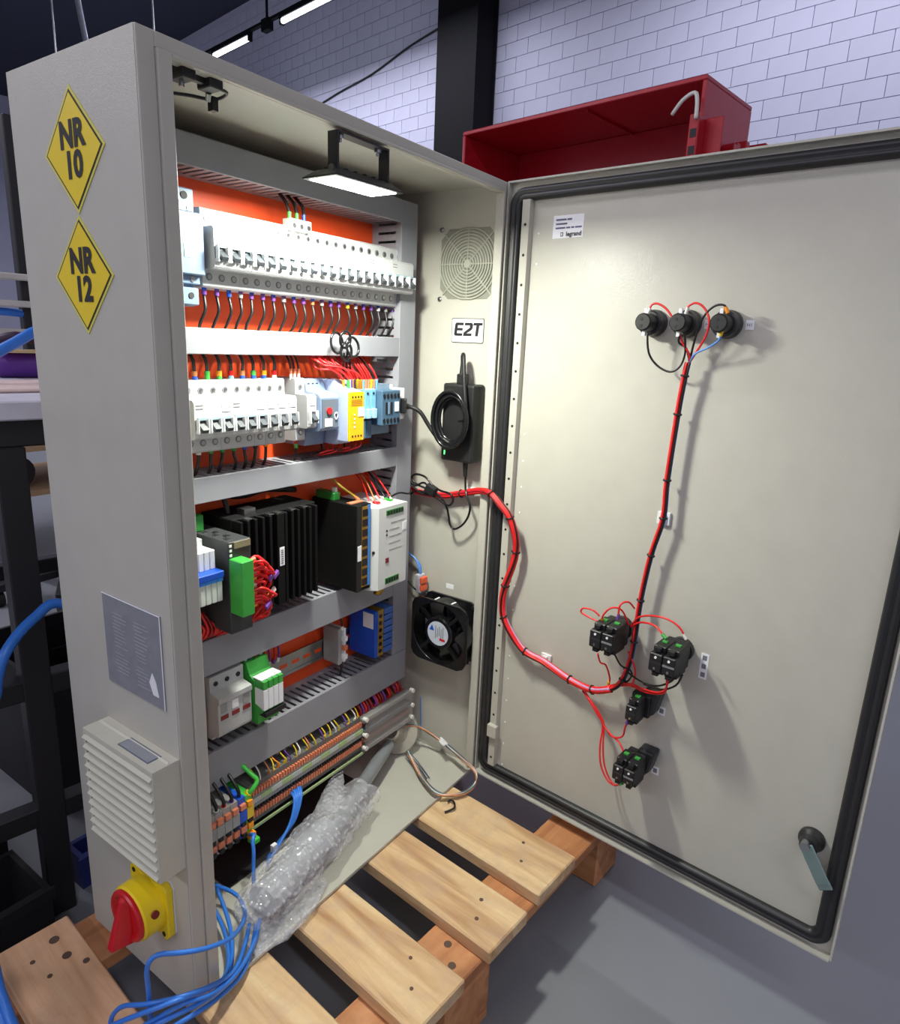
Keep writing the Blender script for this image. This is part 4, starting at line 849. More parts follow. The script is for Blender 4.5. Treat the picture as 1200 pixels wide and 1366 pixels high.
MB().box(0.3905, 0.4455, 0.150, YR, 0.612, 0.700).build('body', M('module_sky', (120, 160, 190), 0.4), rb)
for i in range(4):
    x = 0.3915 + i * 0.0135
    MB().box(x, x + 0.0122, 0.127, 0.151, 0.655, 0.690).build('relay', cyanblue, rb, 0.001, 1)
    MB().box(x + 0.002, x + 0.010, 0.122, 0.130, 0.646, 0.661).build('lever', M('pale_sky', (150, 196, 220), 0.35) if i == 0 else MATS['pale_sky'], rb, 0.001, 1)
    MB().box(x, x + 0.0122, 0.135, 0.151, 0.614, 0.642).build('socket', contactb if i % 2 else cyanblue, rb, 0.001, 1)
    MB().cyl((x + 0.006, 0.1275, 0.684), (x + 0.006, 0.1262, 0.684), 0.002, n=8).build('terminal_hole', ink, rb)
ct = thing('contactor', 'dark blue-grey contactor at the right end of the second row', 'contactor', (0.469, YR, 0.612))
MB().box(0.4470, 0.4915, 0.140, YR, 0.618, 0.696).build('base', M('contactor_side', (120, 140, 160), 0.4), ct)
MB().box(0.4470, 0.4915, 0.117, 0.141, 0.634, 0.688).build('body', contactb, ct, 0.0012, 1)
for r_ in (0.6795, 0.6415):
    for i in range(5): MB().obox((0.4520 + i * 0.0085, 0.1168, r_), (0.0022, 0, 0.0012), (0, 0.0006, 0), (-0.001, 0, 0.0030)).build('terminal_hole', ink, ct)
for i in range(3): MB().box(0.4555 + i * 0.006, 0.4590 + i * 0.006, 0.1160, 0.1172, 0.652, 0.670).build('slider', black if i % 2 == 0 else bluegrey, ct)
MB().box(0.4775, 0.4865, 0.1158, 0.1172, 0.655, 0.670).build('tag', label, ct)
so = thing('power_socket', 'white rail power socket with black plug behind the contactor', 'socket', (0.504, YR, 0.63))
MB().box(0.4935, 0.5125, 0.150, YR, 0.628, 0.694).build('base', white, so, 0.001, 1); MB().box(0.4950, 0.5120, 0.124, 0.150, 0.640, 0.690).build('face', white, so, 0.002, 1)
pg = MB(); pg.prism([(0.4985, 0.138), (0.511, 0.1385), (0.513, 0.120), (0.500, 0.113)], lambda a, b, t_: (a, b, t_), 0.650, 0.674); pg.build('plug', black, so, 0.002, 2)
MB().cyl((0.509, 0.131, 0.662), (0.522, 0.1235, 0.6595), 0.0065, 0.0045, n=12).build('plug_relief', rubber, so)

# red wires and black ring loops above the second row
rw = thing('wire_bundle', 'messy bundle of red wires above the yellow safety relay', 'wire bundle', (0.38, 0.15, 0.70))
for i in range(13):
    x0 = 0.352 + i * 0.0032; y0 = 0.128 + random.uniform(-0.006, 0.010); xe = 0.335 + i * 0.004 + random.uniform(-0.01, 0.01)
    MB().tube([(x0 + 0.020, y0, 0.695), (x0 + 0.016, y0 - 0.004, 0.706), (x0 + 0.004, y0 - 0.002 - 0.004 * (i % 2), 0.718 + random.uniform(-0.003, 0.004)), (xe, y0 + 0.010, 0.724 + random.uniform(-0.004, 0.008)), (xe + 0.002, y0 + 0.026, 0.736), (xe + 0.004, 0.166, 0.745)], 0.0015, 6).build('wire', redw, rw)
    MB().cyl((x0 + 0.0205, y0, 0.692), (x0 + 0.0155, y0 - 0.004, 0.706), 0.0023, n=8).build('ferrule', (orangeb, yelloww, greenw, whitew, violetw)[i % 5], rw)
rw2 = thing('wire_bundle', 'red wires with orange sleeves above the light blue relays', 'wire bundle', (0.43, 0.15, 0.70))
for i in range(10):
    x0 = 0.405 + i * 0.0062; y0 = 0.142
    MB().tube([(x0, y0, 0.690), (x0 - 0.001, y0 - 0.002, 0.704), (x0 - 0.010 + random.uniform(-.003, .003), y0 + 0.004, 0.722), (x0 - 0.018 + random.uniform(-.006, .004), 0.165, 0.745)], 0.0015, 6).build('wire', redw if i not in (3, 8) else blackw, rw2)
    MB().cyl((x0, y0, 0.688), (x0 - 0.001, y0 - 0.002, 0.704), 0.0024, n=8).build('ferrule', (orangew, orangew, yelloww, orangew, cyanblue)[i % 5], rw2)
lpz = [((0.343, 0.124, 0.757), 0.0115, 0.014, 0.15), ((0.356, 0.120, 0.762), 0.0105, 0.0115, -0.1), ((0.369, 0.118, 0.752), 0.0125, 0.0135, 0.2), ((0.360, 0.122, 0.745), 0.011, 0.013, 0.0)]
lo = thing('cable_loops', 'black coiled cable loops in front of the slim light grey duct', 'cable', (0.362, 0.118, 0.71))
for i, (c_, rx, rz, tl) in enumerate(lpz):
    MB().tube([(c_[0] + 0.012 + rx * math.cos(a_), c_[1] + tl * rx * math.sin(a_) * 0.8, c_[2] + rz * math.sin(a_)) for a_ in [2 * math.pi * k / 14 for k in range(14)]], 0.0019, 7, closed=True, sub=2).build('loop', blackg, lo)
for i in range(3): MB().tube([(0.366 + i * 0.006, 0.120, 0.745), (0.368 + i * 0.007, 0.124, 0.728), (0.374 + i * 0.008, 0.130, 0.712), (0.378 + i * 0.009, 0.138, 0.694)], 0.0018, 6).build('tail', blackg, lo)
rw3 = thing('wire_bundle', 'dark red wires lying on the duct below the yellow relay', 'wire bundle', (0.36, 0.15, 0.592))
for i in range(8):
    x0 = 0.330 + i * 0.012
    MB().tube([(x0 - 0.02, 0.150 + i * 0.002, 0.594), (x0, 0.146, 0.597 + (i % 3) * 0.002), (x0 + 0.018, 0.148, 0.602), (x0 + 0.026, 0.158, 0.616)], 0.0016, 6).build('wire', redw if i % 4 else blackw, rw3)

# ------------------------------------------------------------------ third row: controllers
rm = thing('relay_strip', 'white interface relays with blue marker bar at the left of the third row', 'relay', (0.097, YR, 0.445))
MB().box(0.068, 0.124, 0.125, YR, 0.452, 0.520).build('body', white, rm); 
for i in range(7):
    x = 0.069 + i * 0.0079
    MB().box(x, x + 0.0074, 0.100, 0.126, 0.488, 0.512).build('clamp', white, rm, 0.001, 1)
    MB().box(x, x + 0.0074, 0.088, 0.126, 0.450, 0.478).build('clear_relay', M('clear_relay', (206, 212, 204), 0.2) if i == 0 else MATS['clear_relay'], rm, 0.001, 1)
    MB().box(x, x + 0.0074, 0.0868, 0.0885, 0.476, 0.4800).build('blue_tip', M('blue_tip', (60, 140, 230), 0.35) if i == 0 else MATS['blue_tip'], rm)
MB().box(0.068, 0.1255, 0.086, 0.102, 0.4800, 0.4885).build('marker_bar', bluep, rm, 0.001, 1)
for i in range(3): wire('coloured wire above the white interface relays, %s from the left' % ORD[i + 1], [(0.098 + i * 0.010, 0.140, 0.512), (0.097 + i * 0.010, 0.140, 0.526), (0.099 + i * 0.010, 0.142, 0.545), (0.101 + i * 0.011, 0.150, 0.560)], 0.0019, (redw, violetw, yelloww)[i], (yelloww, orangeb, orangew)[i], 0.012, group='coloured wires above the interface relays')
pc = thing('plc_module', 'black controller module with tall green connector in the third row', 'controller', (0.149, YR, 0.400))
MB().box(0.1325, 0.1655, 0.086, YR, 0.402, 0.521).build('body', M('plc_dark', (52, 54, 56), 0.5), pc, 0.001, 1)
MB().box(0.1325, 0.1455, 0.150, 0.188, 0.521, 0.542).build('top_connector', dgreenp, pc, 0.001, 1)
MB().box(0.1325, 0.1510, 0.0630, 0.0865, 0.4310, 0.5010).build('front_connector', greenp, pc, 0.001, 1)
MB().box(0.1506, 0.1524, 0.066, 0.084, 0.4335, 0.4990).build('contact_strip', orangew, pc)
for i in range(3): MB().box(0.1335, 0.1365, 0.0848, 0.0862, 0.503 + i * 0.006, 0.506 + i * 0.006).build('indicator', M('led_white', (240, 240, 230), 0.4) if i == 0 else MATS['led_white'], pc)
for i in range(5): MB().box(0.138 + (i % 2) * 0.008, 0.144 + (i % 2) * 0.008, 0.096 + i * 0.011, 0.103 + i * 0.011, 0.521, 0.5222).build('top_contact', steel, pc)
MB().box(0.1400, 0.1640, 0.0845, 0.0862, 0.512, 0.520).build('card_edge', M('pcb_tan', (130, 120, 96), 0.5), pc)
rw4 = thing('wire_bundle', 'dense bundle of red wires plugged into the tall green connector', 'wire bundle', (0.17, 0.07, 0.38))
for i in range(18):
    z0 = 0.496 - i * 0.0035; rr = random.uniform
    lo_ = i > 8
    zend = 0.462 if not lo_ else 0.428
    MB().tube([(0.152, 0.074 + rr(-.005, .005), z0), (0.164 + rr(0, .004), 0.068 + rr(-.006, .006), z0 + 0.003), (0.180 + rr(-.004, .004), 0.070 + rr(-.010, .010), (z0 + zend) / 2 + rr(-.006, .008)), (0.184 + rr(-.008, .004), 0.084 + rr(-.008, .008), zend + rr(-.012, .012)), (0.176 + rr(-.012, .006), 0.105 + rr(-.006, .006), 0.410 + rr(-.010, .012)), (0.170 + rr(-.03, .01), 0.132 + rr(-.008, .006), 0.386)], 0.0019, 6).build('wire', redw, rw4)
    MB().cyl((0.151, 0.074, z0), (0.160, 0.071, z0 + 0.002), 0.0024, n=8).build('ferrule', (orangew, violetw, orangeb, redw, whitew)[i % 5], rw4)
for (p_, m_) in (((0.181, 0.068, 0.470), violetw), ((0.190, 0.070, 0.470), violetw), ((0.180, 0.074, 0.440), orangeb), ((0.186, 0.072, 0.448), whitew), ((0.172, 0.064, 0.436), violetw)): MB().obox(p_, (0.005, 0.001, 0.003), (0, 0.0025, 0), (-0.001, 0, 0.0028)).build('marker_sleeve', m_, rw4, 0.001, 1)
rw5 = thing('wire_bundle', 'dark red wires spilling over the duct at the left of the third row', 'wire bundle', (0.14, 0.14, 0.38))
for i in range(12):
    x0 = 0.108 + i * 0.0055
    MB().tube([(x0, 0.132, 0.420 + random.uniform(-.01, .01)), (x0 + 0.004, 0.120, 0.404), (x0 + random.uniform(-.01, .008), 0.126, 0.390), (x0 + random.uniform(-.012, .006), 0.150, 0.381), (x0, 0.168, 0.372)], 0.0020, 6).build('wire', redw if i % 3 else M('dark_red_wire', (150, 22, 26), 0.4), rw5)
pcx = thing('industrial_computer', 'black finned industrial computer with small white label', 'computer', (0.24, YR, 0.405))
fin = M('fin_black', (9, 9, 10), 0.75, var=0.1, spec=0.2)
MB().box(0.1700, 0.3150, 0.128, YR, 0.402, 0.534).build('chassis', fin, pcx, 0.001, 1)
xs = [0.172, 0.183, 0.195, 0.207, 0.219, 0.2315, 0.2455, 0.257, 0.268, 0.279, 0.290, 0.301]
for i, x in enumerate(xs):
    wd_ = 0.0125 if i == 5 else 0.0045
    f_ = MB().box(x, x + wd_, 0.113, 0.130, 0.404, 0.533).build('fin', fin, pcx, 0.0006, 1)
MB().box(0.2345, 0.2425, 0.1122, 0.1130, 0.460, 0.486).build('tag', label, pcx)
mb = MB()
for i in range(7): mb.box(0.2365, 0.2405, 0.1118, 0.1123, 0.463 + i * 0.003, 0.4645 + i * 0.003)
mb.build('tag_print', inkg, pcx)
for i, x in enumerate((0.184, 0.220, 0.233, 0.258, 0.280)): MB().box(x, x + 0.008, 0.115, 0.125, 0.5335, 0.5345).build('top_screw', steel, pcx)
MB().box(0.196, 0.214, 0.135, 0.150, 0.534, 0.542).build('port', steel, pcx)
wire('thick black cable rising from the industrial computer behind the wires', [(0.190, 0.160, 0.532), (0.189, 0.164, 0.548), (0.187, 0.175, 0.570)], 0.0036, black)
wire('black cable lying across the orange plate above the computer', [(0.20, 0.185, 0.552), (0.235, 0.186, 0.546), (0.275, 0.186, 0.549), (0.33, 0.186, 0.540)], 0.0045, black)
sw = thing('network_switch', 'black network switch with blue stripe and column of ports', 'network switch', (0.385, YR, 0.385))
MB().box(0.3690, 0.4015, 0.0965, YR, 0.386, 0.5225).build('case', fin, sw, 0.001, 1)
MB().box(0.3690, 0.3795, 0.0955, 0.0968, 0.386, 0.5225).build('left_strip', black, sw)
MB().box(0.3930, 0.3985, 0.0952, 0.0968, 0.392, 0.521).build('blue_stripe', M('stripe_blue', (62, 130, 206), 0.4), sw)
MB().box(0.3800, 0.3928, 0.0956, 0.0968, 0.392, 0.520).build('port_frame', gold, sw)
for i in range(8): MB().box(0.3812, 0.3920, 0.0945, 0.0958, 0.3945 + i * 0.0157, 0.4055 + i * 0.0157).build('port', blackg, sw)
MB().box(0.3705, 0.3785, 0.0948, 0.0957, 0.436, 0.460).build('tag', label, sw)
MB().box(0.3710, 0.3850, 0.145, 0.185, 0.5225, 0.5345).build('power_connector', dgreenp, sw, 0.001, 1); MB().box(0.379, 0.3835, 0.150, 0.157, 0.5345, 0.541).build('connector_key', whitew, sw)
MB().box(0.3720, 0.3990, 0.110, 0.120, 0.5225, 0.524).build('top_label', orangew, sw)
ps = thing('power_supply', 'light grey power supply with slanted corner at the right of the third row', 'power supply', (0.445, YR, 0.378))
psm = M('psu_grey', (206, 207, 206), 0.42, var=0.02)
P = [(0.4035, YR), (0.4035, 0.104), (0.4130, 0.0905), (0.4830, 0.0905), (0.4830, YR)]
MB().prism(P, lambda a, b, t_: (a, b, t_), 0.378, 0.512).build('case', psm, ps)
MB().box(0.4300, 0.4720, 0.0898, 0.0908, 0.4975, 0.5060).build('upper_terminals', dgreenp, ps)
MB().box(0.4300, 0.4640, 0.0898, 0.0908, 0.384, 0.394).build('lower_terminals', dgreenp, ps)
for i in range(6): MB().box(0.4325 + i * 0.0068, 0.4370 + i * 0.0068, 0.0892, 0.0900, 0.4990, 0.5045).build('terminal_hole', ink, ps)
for i in range(5): MB().box(0.4320 + i * 0.0064, 0.4360 + i * 0.0064, 0.0892, 0.0900, 0.3860, 0.3925).build('terminal_hole', ink, ps)
MB().box(0.4715, 0.4805, 0.0898, 0.0907, 0.467, 0.480).build('tag', label, ps)
MB().box(0.4300, 0.4375, 0.0896, 0.0907, 0.420, 0.428).build('switch_red', M('dark_red', (120, 24, 40), 0.4), ps)
for z in (0.473, 0.466): MB().cyl((0.4320, 0.0908, z), (0.4320, 0.0898, z), 0.0018, n=8).build('led', ink, ps)
MB().cyl((0.4085, 0.0972, 0.441), (0.4078, 0.0962, 0.441), 0.0025, n=8).build('side_screw', ink, ps)
mb = MB()
for i, (a_, b_) in enumerate(((0.442, 0.476), (0.438, 0.462), (0.438, 0.468), (0.438, 0.466), (0.438, 0.470))): mb.box(a_, b_, 0.0900, 0.0906, 0.4845 - i * 0.011, 0.4853 - i * 0.011)
mb.build('print_lines', greyp, ps)
for i in range(4): MB().box(0.418 + i * 0.015, 0.424 + i * 0.015, 0.110, 0.122, 0.512, 0.515).build('top_terminal', (whitew, red, whitew, greenp)[i], ps)
wire('yellow-green wire arching down to the network switch top', [(0.398, 0.120, 0.524), (0.392, 0.124, 0.531), (0.380, 0.140, 0.545), (0.372, 0.160, 0.562)], 0.0020, M('olive_wire', (180, 150, 50), 0.4), orangew, 0.012)
for i in range(5): wire('thin wire above the light grey power supply, %s from the left' % ORD[i + 1], [(0.420 + i * 0.013, 0.116, 0.514), (0.424 + i * 0.012, 0.124, 0.524), (0.440 + i * 0.01, 0.150, 0.540), (0.446 + i * 0.01, 0.180, 0.560)], 0.0012, (redw, brownw, redw, blackw, redw)[i], (whitew, red, whitew, greenp, whitew)[i], 0.008, group='thin wires above the power supply')
wire('black cord crossing the right duct towards the wall harness', [(0.470, 0.120, 0.515), (0.495, 0.118, 0.520), (0.530, 0.125, 0.512), (0.556, 0.142, 0.512), (0.568, 0.165, 0.500)], 0.0017, blackw)
MB_ = MB(); MB_.lathe((0.432, 0.110, 0.372), (0.5, -0.4, -0.3), [(0.010, 0), (0.010, 0.006), (0.007, 0.010), (0, 0.010)], 14)
o = MB_.build('brass_fitting', gold, loc=(0.432, 0.11, 0.372)); tag(o, 'small brass fitting under the light grey power supply', 'fitting')

# ------------------------------------------------------------------ fourth row
sp = thing('surge_protector', 'grey three-pole surge protector with dark red windows in the fourth row', 'surge protector', (0.163, YR, 0.225))
P = [(YR, 0.231), (0.142, 0.231), (0.140, 0.236), (0.128, 0.240), (0.1265, 0.244), (0.1265, 0.287), (0.124, 0.290), (0.124, 0.297), (0.142, 0.300), (0.142, 0.322), (YR, 0.322)]
MB().prism(P, lambda a, b, t_: (t_, a, b), 0.1365, 0.1905).build('body', M('spd_grey', (176, 177, 176), 0.4), sp)
for i in range(3):
    x = 0.1365 + i * 0.018
    MB().box(x + 0.0035, x + 0.0155, 0.1256, 0.1266, 0.2640, 0.2700).build('status_window', M('window_red', (128, 38, 40), 0.35) if i == 0 else MATS['window_red'], sp)
    MB().box(x + 0.004, x + 0.014, 0.1256, 0.1266, 0.2740, 0.2860).build('module_label', label if i == 1 else greyp, sp)
    MB().cyl((x + 0.009, 0.1422, 0.311), (x + 0.009, 0.1410, 0.311), 0.0034, n=12).build('terminal_hole', ink, sp)
    MB().box(x + 0.005, x + 0.012, 0.1405, 0.1424, 0.2345, 0.2380).build('lower_hole', ink, sp)
gn = thing('relay_group', 'green relay base with four slim white relays in the fourth row', 'relay', (0.214, YR, 0.235))
P = [(YR, 0.236), (0.118, 0.236), (0.118, 0.250), (0.110, 0.256), (0.110, 0.262), (0.124, 0.266), (0.124, 0.300), (0.134, 0.306), (0.140, 0.322), (YR, 0.322)]
MB().prism(P, lambda a, b, t_: (t_, a, b), 0.1945, 0.2310).build('base', greenp, gn)
for i in range(4):
    x = 0.1952 + i * 0.0090
    MB().box(x, x + 0.0082, 0.106, 0.126, 0.260, 0.291).build('relay', label, gn, 0.0006, 1); MB().box(x, x + 0.0082, 0.106, 0.128, 0.291, 0.304).build('ejector', greenp, gn, 0.001, 1)
    MB().box(x, x + 0.0082, 0.110, 0.128, 0.304, 0.3055).build('top_marker', label, gn)
    MB().cyl((x + 0.004, 0.1395, 0.314), (x + 0.004, 0.1375, 0.3135), 0.0016, n=8).build('terminal_hole', ink, gn)
    MB().tube([(x + 0.004, 0.148, 0.320), (x + 0.003, 0.148, 0.332), (x + 0.002, 0.156, 0.346)], 0.0017, 6).build('lead', (redw, violetw, redw, redw)[i], gn); MB().cyl((x + 0.004, 0.148, 0.320), (x + 0.0035, 0.148, 0.328), 0.0024, n=8).build('ferrule', (whitew, violetw, red, whitew)[i], gn)
MB().box(0.1965, 0.2325, 0.104, 0.122, 0.250, 0.2565).build('plug_bridge', black, gn)
t1 = thing('terminal_block', 'slim grey terminal with white wire markers on the bare rail', 'terminal', (0.399, YR, 0.235))
MB().box(0.3920, 0.4010, 0.155, YR, 0.236, 0.300).build('body', greyp, t1, 0.001, 1); MB().box(0.4010, 0.4055, 0.152, YR, 0.240, 0.300).build('end_plate', label, t1)
for i in range(3): MB().box(0.3985, 0.4060, 0.148, 0.156, 0.246 + i * 0.016, 0.254 + i * 0.016).build('marker', (label, orangew, label)[i], t1)
wire('dark wire rising from the slim terminal on the bare rail', [(0.4005, 0.156, 0.298), (0.4005, 0.157, 0.312), (0.401, 0.165, 0.330)], 0.0018, blackw, whitew, 0.010); wire('dark wire leaving the slim terminal downwards', [(0.4005, 0.156, 0.238), (0.4005, 0.157, 0.226), (0.400, 0.162, 0.206)], 0.0018, blackw)
bz = thing('interface_module', 'blue interface module with gold contacts beside the right duct', 'interface', (0.478, YR, 0.225))
MB().box(0.4550, 0.4635, 0.131, YR, 0.231, 0.316).build('case', bluep, bz, 0.001, 1); MB().box(0.4545, 0.4550, 0.135, 0.158, 0.285, 0.312).build('side_label', label, bz)
MB().box(0.4636, 0.4790, 0.133, YR, 0.231, 0.316).build('contact_row', gold, bz)
for i in range(7): MB().box(0.4795, 0.5030, 0.131, 0.170, 0.233 + i * 0.012, 0.2425 + i * 0.012).build('blue_terminal', M('mid_blue', (58, 96, 170), 0.4) if i == 0 else MATS['mid_blue'], bz, 0.001, 1)
for i in range(6): MB().cyl((0.471, 0.1332, 0.240 + i * 0.013), (0.471, 0.1318, 0.240 + i * 0.013), 0.0038, n=10).build('screw', blackg, bz)
for i, (x, m_) in enumerate(((0.250, redw), (0.258, violetw), (0.268, redw), (0.276, violetw))):
    wire('short wire dropping over the bare rail, %s from the left' % ORD[i + 1], [(x, 0.170, 0.285), (x + 0.001, 0.168, 0.300), (x - 0.001, 0.172, 0.332)], 0.0018, m_, (violetw, whitew, violetw, whitew)[i], 0.012, group='short wires over the bare rail')
rw6 = thing('wire_bundle', 'red wires at the left end of the fourth row', 'wire bundle', (0.12, 0.16, 0.22))
for i in range(7): MB().tube([(0.104 + i * 0.004, 0.150 + 0.003 * i, 0.330), (0.102 + i * 0.004, 0.146, 0.300), (0.108 + i * 0.004, 0.148, 0.265), (0.106 + i * 0.004, 0.150, 0.225), (0.108 + i * 0.004, 0.165, 0.205)], 0.0018, 6).build('wire', (redw, redw, orangew, violetw)[i % 4], rw6)

# ------------------------------------------------------------------ terminal strip
YT = 0.128
def terminal_mesh(w, oc, big):
    mb = MB()
    mb.box(0, w * 0.94, 0.004, 0.062, -0.034, 0.030, 0)                 # body
    mb.box(0, w * 0.94, 0.0, 0.006, -0.006, 0.012, 2)                    # marker zone
    mb.box(w * 0.12, w * 0.82, -0.0005, 0.008, 0.0135, 0.0215, 1)        # upper lever
    mb.box(w * 0.12, w * 0.82, -0.0005, 0.008, -0.0235, -0.0145, 1)      # lower lever
    mb.box(w * 0.2, w * 0.74, -0.0002, 0.006, -0.0125, -0.0068, 3)       # bridge slot
    if big:
        mb.cyl((w * 0.47, 0.006, -0.0275), (w * 0.47, -0.0015, -0.0285), w * 0.34, n=12, m=3)
    return mb
def tset(lab_fn, mats, w, x0, n, zc, y0, group, big=False, name='terminal'):
    proto = terminal_mesh(w, 0, big).build(name, mats)
    for i in range(n):
        o = proto if i == 0 else proto.copy()
        if i: col.objects.link(o)
        o.location = (x0 + i * w, y0, zc); tag(o, lab_fn(i), 'terminal', group)
mk = M('marker_green', (166, 190, 130), 0.4); mkw = M('marker_grey', (186, 190, 186), 0.4)
tset(lambda i: 'slim terminal with orange levers in the terminal strip, %s from the yellow end terminal' % ORD[i + 1], [M('terminal_slim_grey', (104, 104, 102), 0.5), orangew, greyp, black], 0.0052, 0.182, 46, 0.105, YT, 'slim terminals in the strip')
tset(lambda i: 'wide terminal with orange lever at the left end of the strip, %s from the left' % ORD[i + 1], [greyp, orangew, greyp, black], 0.0125, 0.104, 4, 0.108, 0.112, 'wide terminals at the left end', True)
tset(lambda i: 'blue wide terminal at the left end of the strip', [bluep, orangew, bluep, black], 0.0125, 0.154, 1, 0.108, 0.112, None, True)
tset(lambda i: 'yellow earth terminal between wide and slim terminals', [greenw, orangeb, yelloww, black], 0.0120, 0.1675, 1, 0.106, 0.114, None)
cv = thing('terminal_cover', 'translucent cover over the right end of the terminal strip', 'cover', (0.49, 0.13, 0.07))
cvm = M('cover_clear', (196, 190, 186), 0.25, alpha=0.22); pinkm = M('covered_terminals', (150, 98, 88), 0.5)
MB().box(0.424, 0.548, 0.136, 0.19, 0.076, 0.132).build('covered_row', pinkm, cv)
for i, (z, m_) in enumerate(((0.132, greyp), (0.112, darkgrey), (0.095, pinkm), (0.078, greyp))): MB().box(0.422, 0.552, 0.124 - 0.002 * (i % 2), 0.137, z - 0.008, z).build('bar', m_, cv, 0.001, 1)
MB().box(0.422, 0.554, 0.1205, 0.1212, 0.074, 0.136).build('shield', cvm, cv)
for z in (0.133, 0.103, 0.078):
    for x in (0.4235, 0.5525): MB().cyl((x, 0.126, z), (x, 0.118, z), 0.004, n=10).build('cap_screw', whitew, cv)
mb = MB(); mb.box(0.182, 0.423, YT - 0.003, YT - 0.0005, 0.0655, 0.0692); o = mb.build('marker_strip', M('edge_green', (158, 176, 128), 0.45), loc=(0.3, YT, 0.064)); tag(o, 'pale green strip along the lower edge of the slim terminals', 'strip')
mb = MB()
for k in range(12): mb.box(0.1825 + k * 0.020, 0.1825 + k * 0.020 + 0.0198, YT - 0.0016, YT - 0.0006, 0.1070, 0.1145, k % 2)
o = mb.build('marker_strip', [mkw, mk], loc=(0.3, YT, 0.1)); tag(o, 'striped white and green marker strip along the middle of the terminals', 'strip')
wcol = [yelloww, whitew, brownw, yelloww, orangeb, yelloww, violetw, yelloww, whitew, yelloww, orangew, yelloww, violetw, yelloww, yelloww, whitew, yelloww, violetw, yelloww, whitew, yelloww]
names_ = {yelloww: 'yellow', whitew: 'white', brownw: 'brown', orangeb: 'orange', violetw: 'violet', orangew: 'salmon'}
for i in range(21):
    x = 0.200 + i * 0.0108 + random.uniform(-0.004, 0.004); m_ = wcol[i]; dz_ = random.uniform(-0.002, 0.006)
    o = wire('short %s wire above the terminal strip, %s from the left of that row' % (names_[m_], ORD[i + 1]), [(x, YT + 0.010, 0.128), (x + random.uniform(-.002, .002), YT + 0.004, 0.138 + dz_ * 0.4), (x + random.uniform(-.004, .002), YT + 0.012, 0.150), (x - 0.003, 0.165, 0.166)], 0.0011, m_)
    MB().cyl((x, YT + 0.009, 0.130), (x + 0.0005, YT + 0.005, 0.136 + dz_), 0.0026, 0.0016, n=8).build('ferrule', m_, o)
for i in range(16):
    x = 0.428 + i * 0.0075 + random.uniform(-0.003, 0.003)
    wire('thin red or violet wire above the covered terminals, %s from the left' % ORD[i + 1], [(x, YT + 0.014, 0.130), (x + random.uniform(-.002, .002), YT + 0.010, 0.142), (x, 0.160, 0.162)], 0.0022, (MATS['dark_red_wire'], violetw, redw, MATS['dark_red_wire'])[i % 4], (red, violetw, greenp, red, bluep)[i % 5], 0.010, group='wires above the covered terminals')
for i in range(5):
    x = 0.110 + i * 0.0125
    wire('dark wire above the wide terminals, %s from the left' % ORD[i + 1], [(x, 0.122, 0.136), (x - 0.001, 0.120, 0.146), (x - 0.002, 0.128, 0.158), (x - 0.001, 0.155, 0.175)], 0.0024, blackw, (brownw, whitew, redw, violetw, bluep)[i], 0.008, group='dark wires above the wide terminals')
wire('bright green and yellow earth wire curving above the yellow terminal', [(0.175, 0.122, 0.134), (0.180, 0.116, 0.142), (0.187, 0.116, 0.152), (0.184, 0.124, 0.160), (0.182, 0.150, 0.170)], 0.0034, greenw, yelloww, 0.006)
eb = thing('end_bracket', 'yellow and green end bracket hanging below the yellow terminal', 'bracket', (0.172, 0.115, 0.06))
MB().box(0.1685, 0.1790, 0.110, 0.122, 0.066, 0.076).build('body', orangeb, eb, 0.001, 1); MB().box(0.1700, 0.1820, 0.106, 0.120, 0.058, 0.066).build('foot', greenw, eb, 0.001, 1)

# ------------------------------------------------------------------ signal tower in bubble wrap
BW = bpy.data.materials.new('bubble_wrap'); BW.use_nodes = True; nt = BW.node_tree; bs = nt.nodes['Principled BSDF']
bs.inputs['Base Color'].default_value = (0.80, 0.80, 0.86, 1); bs.inputs['Roughness'].default_value = 0.16; bs.inputs['Alpha'].default_value = 0.42; bs.inputs['Specular IOR Level'].default_value = 0.8; bs.inputs['Coat Weight'].default_value = 0.5
tc = nt.nodes.new('ShaderNodeTexCoord'); vo = nt.nodes.new('ShaderNodeTexVoronoi'); vo.inputs['Scale'].default_value = 115; vo.feature = 'SMOOTH_F1'; vo.inputs['Randomness'].default_value = 0.45; nt.links.new(tc.outputs['Object'], vo.inputs['Vector'])
rmp = nt.nodes.new('ShaderNodeValToRGB'); rmp.color_ramp.elements[0].position = 0.12; rmp.color_ramp.elements[0].color = (1, 1, 1, 1); rmp.color_ramp.elements[1].position = 0.5; rmp.color_ramp.elements[1].color = (0, 0, 0, 1); nt.links.new(vo.outputs['Distance'], rmp.inputs[0])
bp = nt.nodes.new('ShaderNodeBump'); bp.inputs['Strength'].default_value = 0.9; bp.inputs['Distance'].default_value = 0.003; nt.links.new(rmp.outputs[0], bp.inputs['Height']); nt.links.new(bp.outputs[0], bs.inputs['Normal'])
mr = nt.nodes.new('ShaderNodeMapRange'); mr.inputs['To Min'].default_value = 0.24; mr.inputs['To Max'].default_value = 0.50; nt.links.new(rmp.outputs[0], mr.inputs['Value']); nt.links.new(mr.outputs[0], bs.inputs['Alpha'])
tw = thing('signal_tower', 'grey-poled signal tower half wrapped in bubble wrap on the enclosure floor', 'signal tower', (0.3, 0.08, 0.003))
gpole = M('pole_grey', (150, 154, 158), 0.35, 0.4)
MB().cyl((0.27, 0.055, 0.038), (0.500, 0.133, 0.040), 0.0115, n=18).build('pole', gpole, tw)
